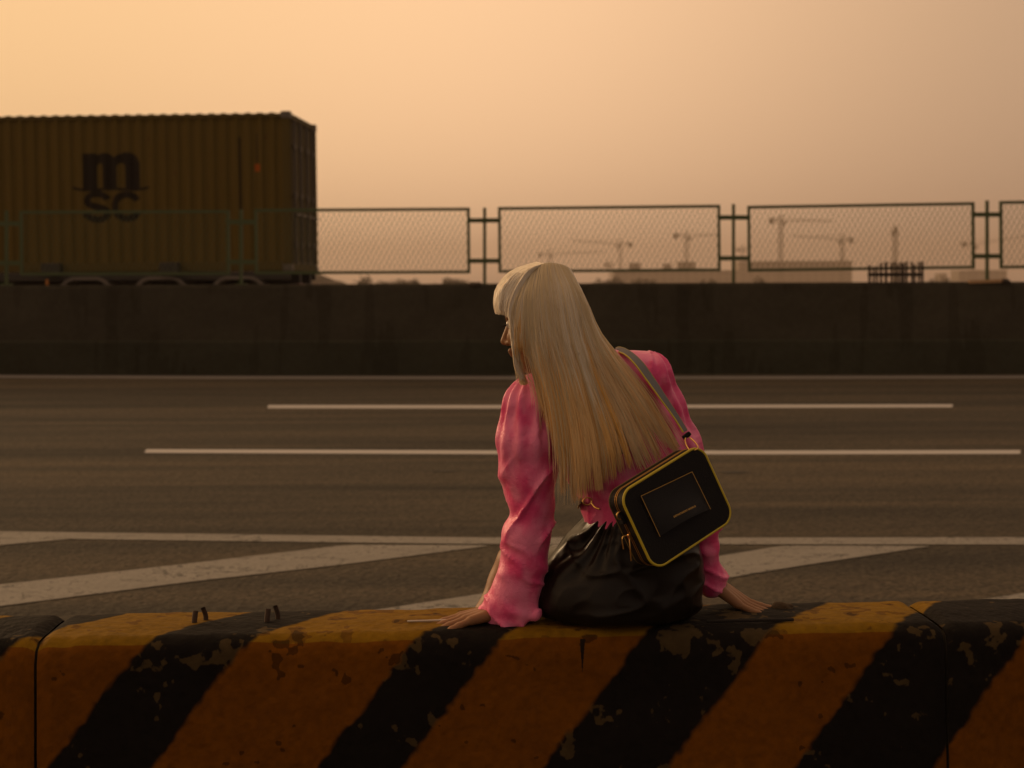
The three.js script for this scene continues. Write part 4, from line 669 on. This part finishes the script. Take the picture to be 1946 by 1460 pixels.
// ------------------------------------------------------------------ the bag
{
  const C = P(1289, 963, 3.16), r = V(0.79, 0.40, -0.47).normalize(), u0 = V(-0.40, 0.9, 0.06), u = u0.addScaledVector(r, -u0.dot(r)).normalize(), n = new THREE.Vector3().crossVectors(r, u);
  const Wb = 0.238, Hb = 0.185, Db = 0.066, rc = 0.032, M = new THREE.Matrix4().makeBasis(r, u, n).setPosition(C);
  const bag = thing('crossbody_bag', C, 'small black box bag with yellow piping and a front pocket, hanging on the woman\'s back', 'bag');
  const at = (a, b, c) => V(a, b, c).applyMatrix4(M);
  const shape = (w, h, q0) => { const s = new THREE.Shape(), x = w / 2, y = h / 2; s.moveTo(-x + q0, -y); s.lineTo(x - q0, -y); s.absarc(x - q0, -y + q0, q0, -Math.PI / 2, 0); s.lineTo(x, y - q0); s.absarc(x - q0, y - q0, q0, 0, Math.PI / 2); s.lineTo(-x + q0, y); s.absarc(-x + q0, y - q0, q0, Math.PI / 2, Math.PI); s.lineTo(-x, -y + q0); s.absarc(-x + q0, -y + q0, q0, Math.PI, Math.PI * 1.5); return s; };
  const pebble = texture(512, 512, (x, y) => { const c = 0.5 + 0.5 * fbm2(x * 120, y * 120, 170, 2); return [c, c, c]; }, true); pebble.repeat.set(5, 5);
  const leather = phys(lin(0.007, 0.006, 0.006), 0.6, { specularIntensity: 0.4, bumpMap: pebble, bumpScale: 0.0012 }), pocketM = phys(lin(0.008, 0.008, 0.011), 0.45, { specularIntensity: 0.7, bumpMap: pebble, bumpScale: 0.0016 });
  const yellow = std(lin(0.52, 0.40, 0.02), 0.5), gold = std(lin(0.75, 0.45, 0.14), 0.28, { metalness: 1 }), goldPrint = std(lin(0.62, 0.38, 0.10), 0.4, { metalness: 0.6 });
  const bodyG = new THREE.ExtrudeGeometry(shape(Wb - 0.006, Hb - 0.006, rc - 0.003), { depth: Db - 0.012, bevelEnabled: true, bevelThickness: 0.006, bevelSize: 0.003, bevelSegments: 3, curveSegments: 12 }).translate(0, 0, -Db + 0.006);
  part(bag, 'bag_body', bodyG.applyMatrix4(M), leather);
  const rim = (z, w, h, rad) => { const pts = shape(w, h, rc).getSpacedPoints(120).slice(0, -1).map((p) => at(p.x, p.y, z)); return tube(pts, 1, 240, 8, true) && new THREE.TubeGeometry(new THREE.CatmullRomCurve3(pts, true), 240, rad, 8, true); };
  part(bag, 'piping', rim(-0.002, Wb, Hb, 0.0031), yellow);
  part(bag, 'piping', rim(-Db + 0.003, Wb - 0.002, Hb - 0.002, 0.0018), std(lin(0.16, 0.11, 0.02), 0.5));
  part(bag, 'zip', merged([rim(-Db * 0.46, Wb + 0.0005, Hb + 0.0005, 0.0011), rim(-Db * 0.56, Wb + 0.0005, Hb + 0.0005, 0.0011)]), std(lin(0.5, 0.26, 0.07), 0.35, { metalness: 0.9 }));
  // zip pulls on the left side
  const pulls = [[-Wb / 2 - 0.004, -0.008, -Db * 0.5]];
  const pb = at(...pulls[0]);
  part(bag, 'zip_slider', new RoundedBoxGeometry(0.006, 0.014, 0.009, 2, 0.002).applyMatrix4(M.clone().setPosition(pb)), gold);
  part(bag, 'zip_pull', merged([tube([pb, pb.clone().add(V(0.001, -0.018, 0.004)), pb.clone().add(V(0.004, -0.052, 0.003))], 0.0016, 12, 6)]), gold);
  part(bag, 'zip_pull', tube([pb.clone().add(V(-0.004, 0.004, 0)), pb.clone().add(V(-0.015, 0.0, 0.004)), pb.clone().add(V(-0.013, -0.026, 0.004))], 0.0014, 12, 6), gold);
  // the pocket: a puffed panel, open along its foot, outlined in gold
  const loc = (px, py) => { const rr = ray(px, py), o = camera.position, t = C.clone().sub(o).dot(n) / rr.dot(n), p = o.clone().addScaledVector(rr, t).sub(C); return [p.dot(r), p.dot(u)]; };
  const c0 = loc(1216, 943), c1 = loc(1313, 897), c2 = loc(1348, 968), c3 = loc(1252, 1020);
  const pk = grid(24, 18, (a, b) => { const tx = lerp(c0[0], c1[0], a), ty = lerp(c0[1], c1[1], a), bx = lerp(c3[0], c2[0], a), by = lerp(c3[1], c2[1], a) + 0.022 * Math.pow(Math.sin(Math.PI * a), 1.5) * (b > 0.6 ? (b - 0.6) / 0.4 : 0) * 0.0; const puff = 0.004 + 0.016 * Math.sin(Math.PI * a) * smooth(b, 0.25, 0.98); return at(lerp(tx, bx, b), lerp(ty, by, b) - 0.008 * Math.sin(Math.PI * a) * smooth(b, 0.6, 1) * -1, puff); });
  part(bag, 'pocket', pk, pocketM);
  pocketM.side = THREE.DoubleSide;
  const gl = (a, b, za, zb) => bar(at(a[0], a[1], za), at(b[0], b[1], zb), 0.0012);
  part(bag, 'pocket_edging', merged([gl(c0, c1, 0.0052, 0.0052), gl(c0, c3, 0.0052, 0.0052), gl(c1, c2, 0.0052, 0.0052)]), goldPrint);
  const font = await new FontLoader().loadAsync('fonts/droid/droid_sans_bold.typeface.json');
  const tg = new TextGeometry('DEPARTMENT WORLD', { font, size: 0.0042, depth: 0.0004, curveSegments: 3 }); tg.computeBoundingBox();
  const t0 = loc(1270, 983), t1 = loc(1312, 962), tw = Math.hypot(t1[0] - t0[0], t1[1] - t0[1]), ang = Math.atan2(t1[1] - t0[1], t1[0] - t0[0]);
  tg.scale(tw / tg.boundingBox.max.x, 1, 1).rotateZ(ang).translate(t0[0], t0[1] - 0.002, 0.0205);
  part(bag, 'lettering', tg.applyMatrix4(M), goldPrint);
  // strap, its edging, rings and clasps
  const ring = (c, rr, ax, t = 0.0016, sq = 1) => { const g = new THREE.TorusGeometry(rr, t, 8, 24).scale(1, sq, 1); const z = ax.clone().normalize(), x = new THREE.Vector3().crossVectors(V(0, 1, 0.1), z).normalize(), y = new THREE.Vector3().crossVectors(z, x); return g.applyMatrix4(new THREE.Matrix4().makeBasis(x, y, z).setPosition(c)); };
  const path = [P(1306, 828, 3.235), P(1286, 795, 3.245), P(1260, 757, 3.255), P(1236, 722, 3.27), P(1214, 692, 3.29), P(1192, 672, 3.335), P(1174, 668, 3.39), P(1160, 690, 3.47), P(1150, 760, 3.53), P(1135, 850, 3.56), P(1110, 925, 3.54), P(1104, 957, 3.46), P(1102, 955, 3.35), P(1108, 949, 3.275)];
  const cur = new THREE.CatmullRomCurve3(path), NS = 120, strapMid = (t) => cur.getPointAt(t), wid = (t) => lerp(0.0065, 0.0095, smooth(t, 0.02, 0.16)) * lerp(1, 0.6, smooth(t, 0.85, 1)) ;
  const wide = (t) => { const T = cur.getTangentAt(t), p = strapMid(t), out = p.clone().sub(P(1180, 800, 3.41)).setY(0).normalize().multiplyScalar(0.8).add(V(0.25, 0.25, 0.35)).normalize(); const s = new THREE.Vector3().crossVectors(T, out).normalize(); return [p, s, new THREE.Vector3().crossVectors(s, T).normalize()]; };
  const strapG = grid(NS, 4, (a, b) => { const [p, s, o] = wide(a * 0.97 + 0.01), w = wid(a), prof = [[-1, 0], [-1, 1], [1, 1], [1, 0], [-1, 0]][Math.round(b * 4)]; return p.clone().addScaledVector(s, prof[0] * w).addScaledVector(o, prof[1] * 0.0028); });
  const strapM = std(lin(0.15, 0.148, 0.155), 0.85); part(bag, 'strap', strapG.toNonIndexed(), strapM).geometry.computeVertexNormals();
  for (const e of [-1, 1]) { const pts = []; for (let i = 0; i <= 60; i++) { const t = i / 60, [p, s, o] = wide(t * 0.97 + 0.01); pts.push(p.clone().addScaledVector(s, e * wid(t)).addScaledVector(o, 0.0014)); } part(bag, 'strap_edging', tube(pts, e < 0 ? 0.0021 : 0.0016, 160, 6), e < 0 ? yellow : std(lin(0.30, 0.23, 0.04), 0.6)); }
  const k0 = P(1305, 828, 3.234), k1 = P(1327, 850, 3.20);
  part(bag, 'strap_keeper', new RoundedBoxGeometry(0.021, 0.010, 0.010, 2, 0.003).applyMatrix4(new THREE.Matrix4().makeRotationZ(0.65).setPosition(k0)), leather);
  part(bag, 'clasp', tube([k0, P(1302, 838, 3.225), P(1312, 856, 3.205), P(1326, 853, 3.20), P(1322, 842, 3.215), k0.clone().add(V(0.004, -0.002, 0))], 0.0017, 40, 7), gold);
  part(bag, 'clasp', merged([ring(P(1116, 953, 3.265), 0.0115, V(0.5, 0.1, 1), 0.0021, 0.72), tube([P(1124, 957, 3.262), P(1130, 964, 3.255), P(1140, 968, 3.24)], 0.0024, 10, 7)]), gold);
  part(bag, 'side_ring', ring(at(-Wb / 2 - 0.006, 0.045, -Db * 0.4), 0.008, V(0.5, 0, 1), 0.002), gold);
  part(bag, 'side_ring', ring(at(Wb / 2 + 0.004, 0.045, -Db * 0.3), 0.0075, V(0.3, 0.3, 1), 0.0018), gold);
  part(bag, 'side_tab', new RoundedBoxGeometry(0.01, 0.03, 0.022, 2, 0.003).applyMatrix4(M.clone().multiply(new THREE.Matrix4().makeTranslation(-Wb / 2 - 0.003, 0.038, -Db * 0.5))), leather);
}
renderer.render(scene, camera);
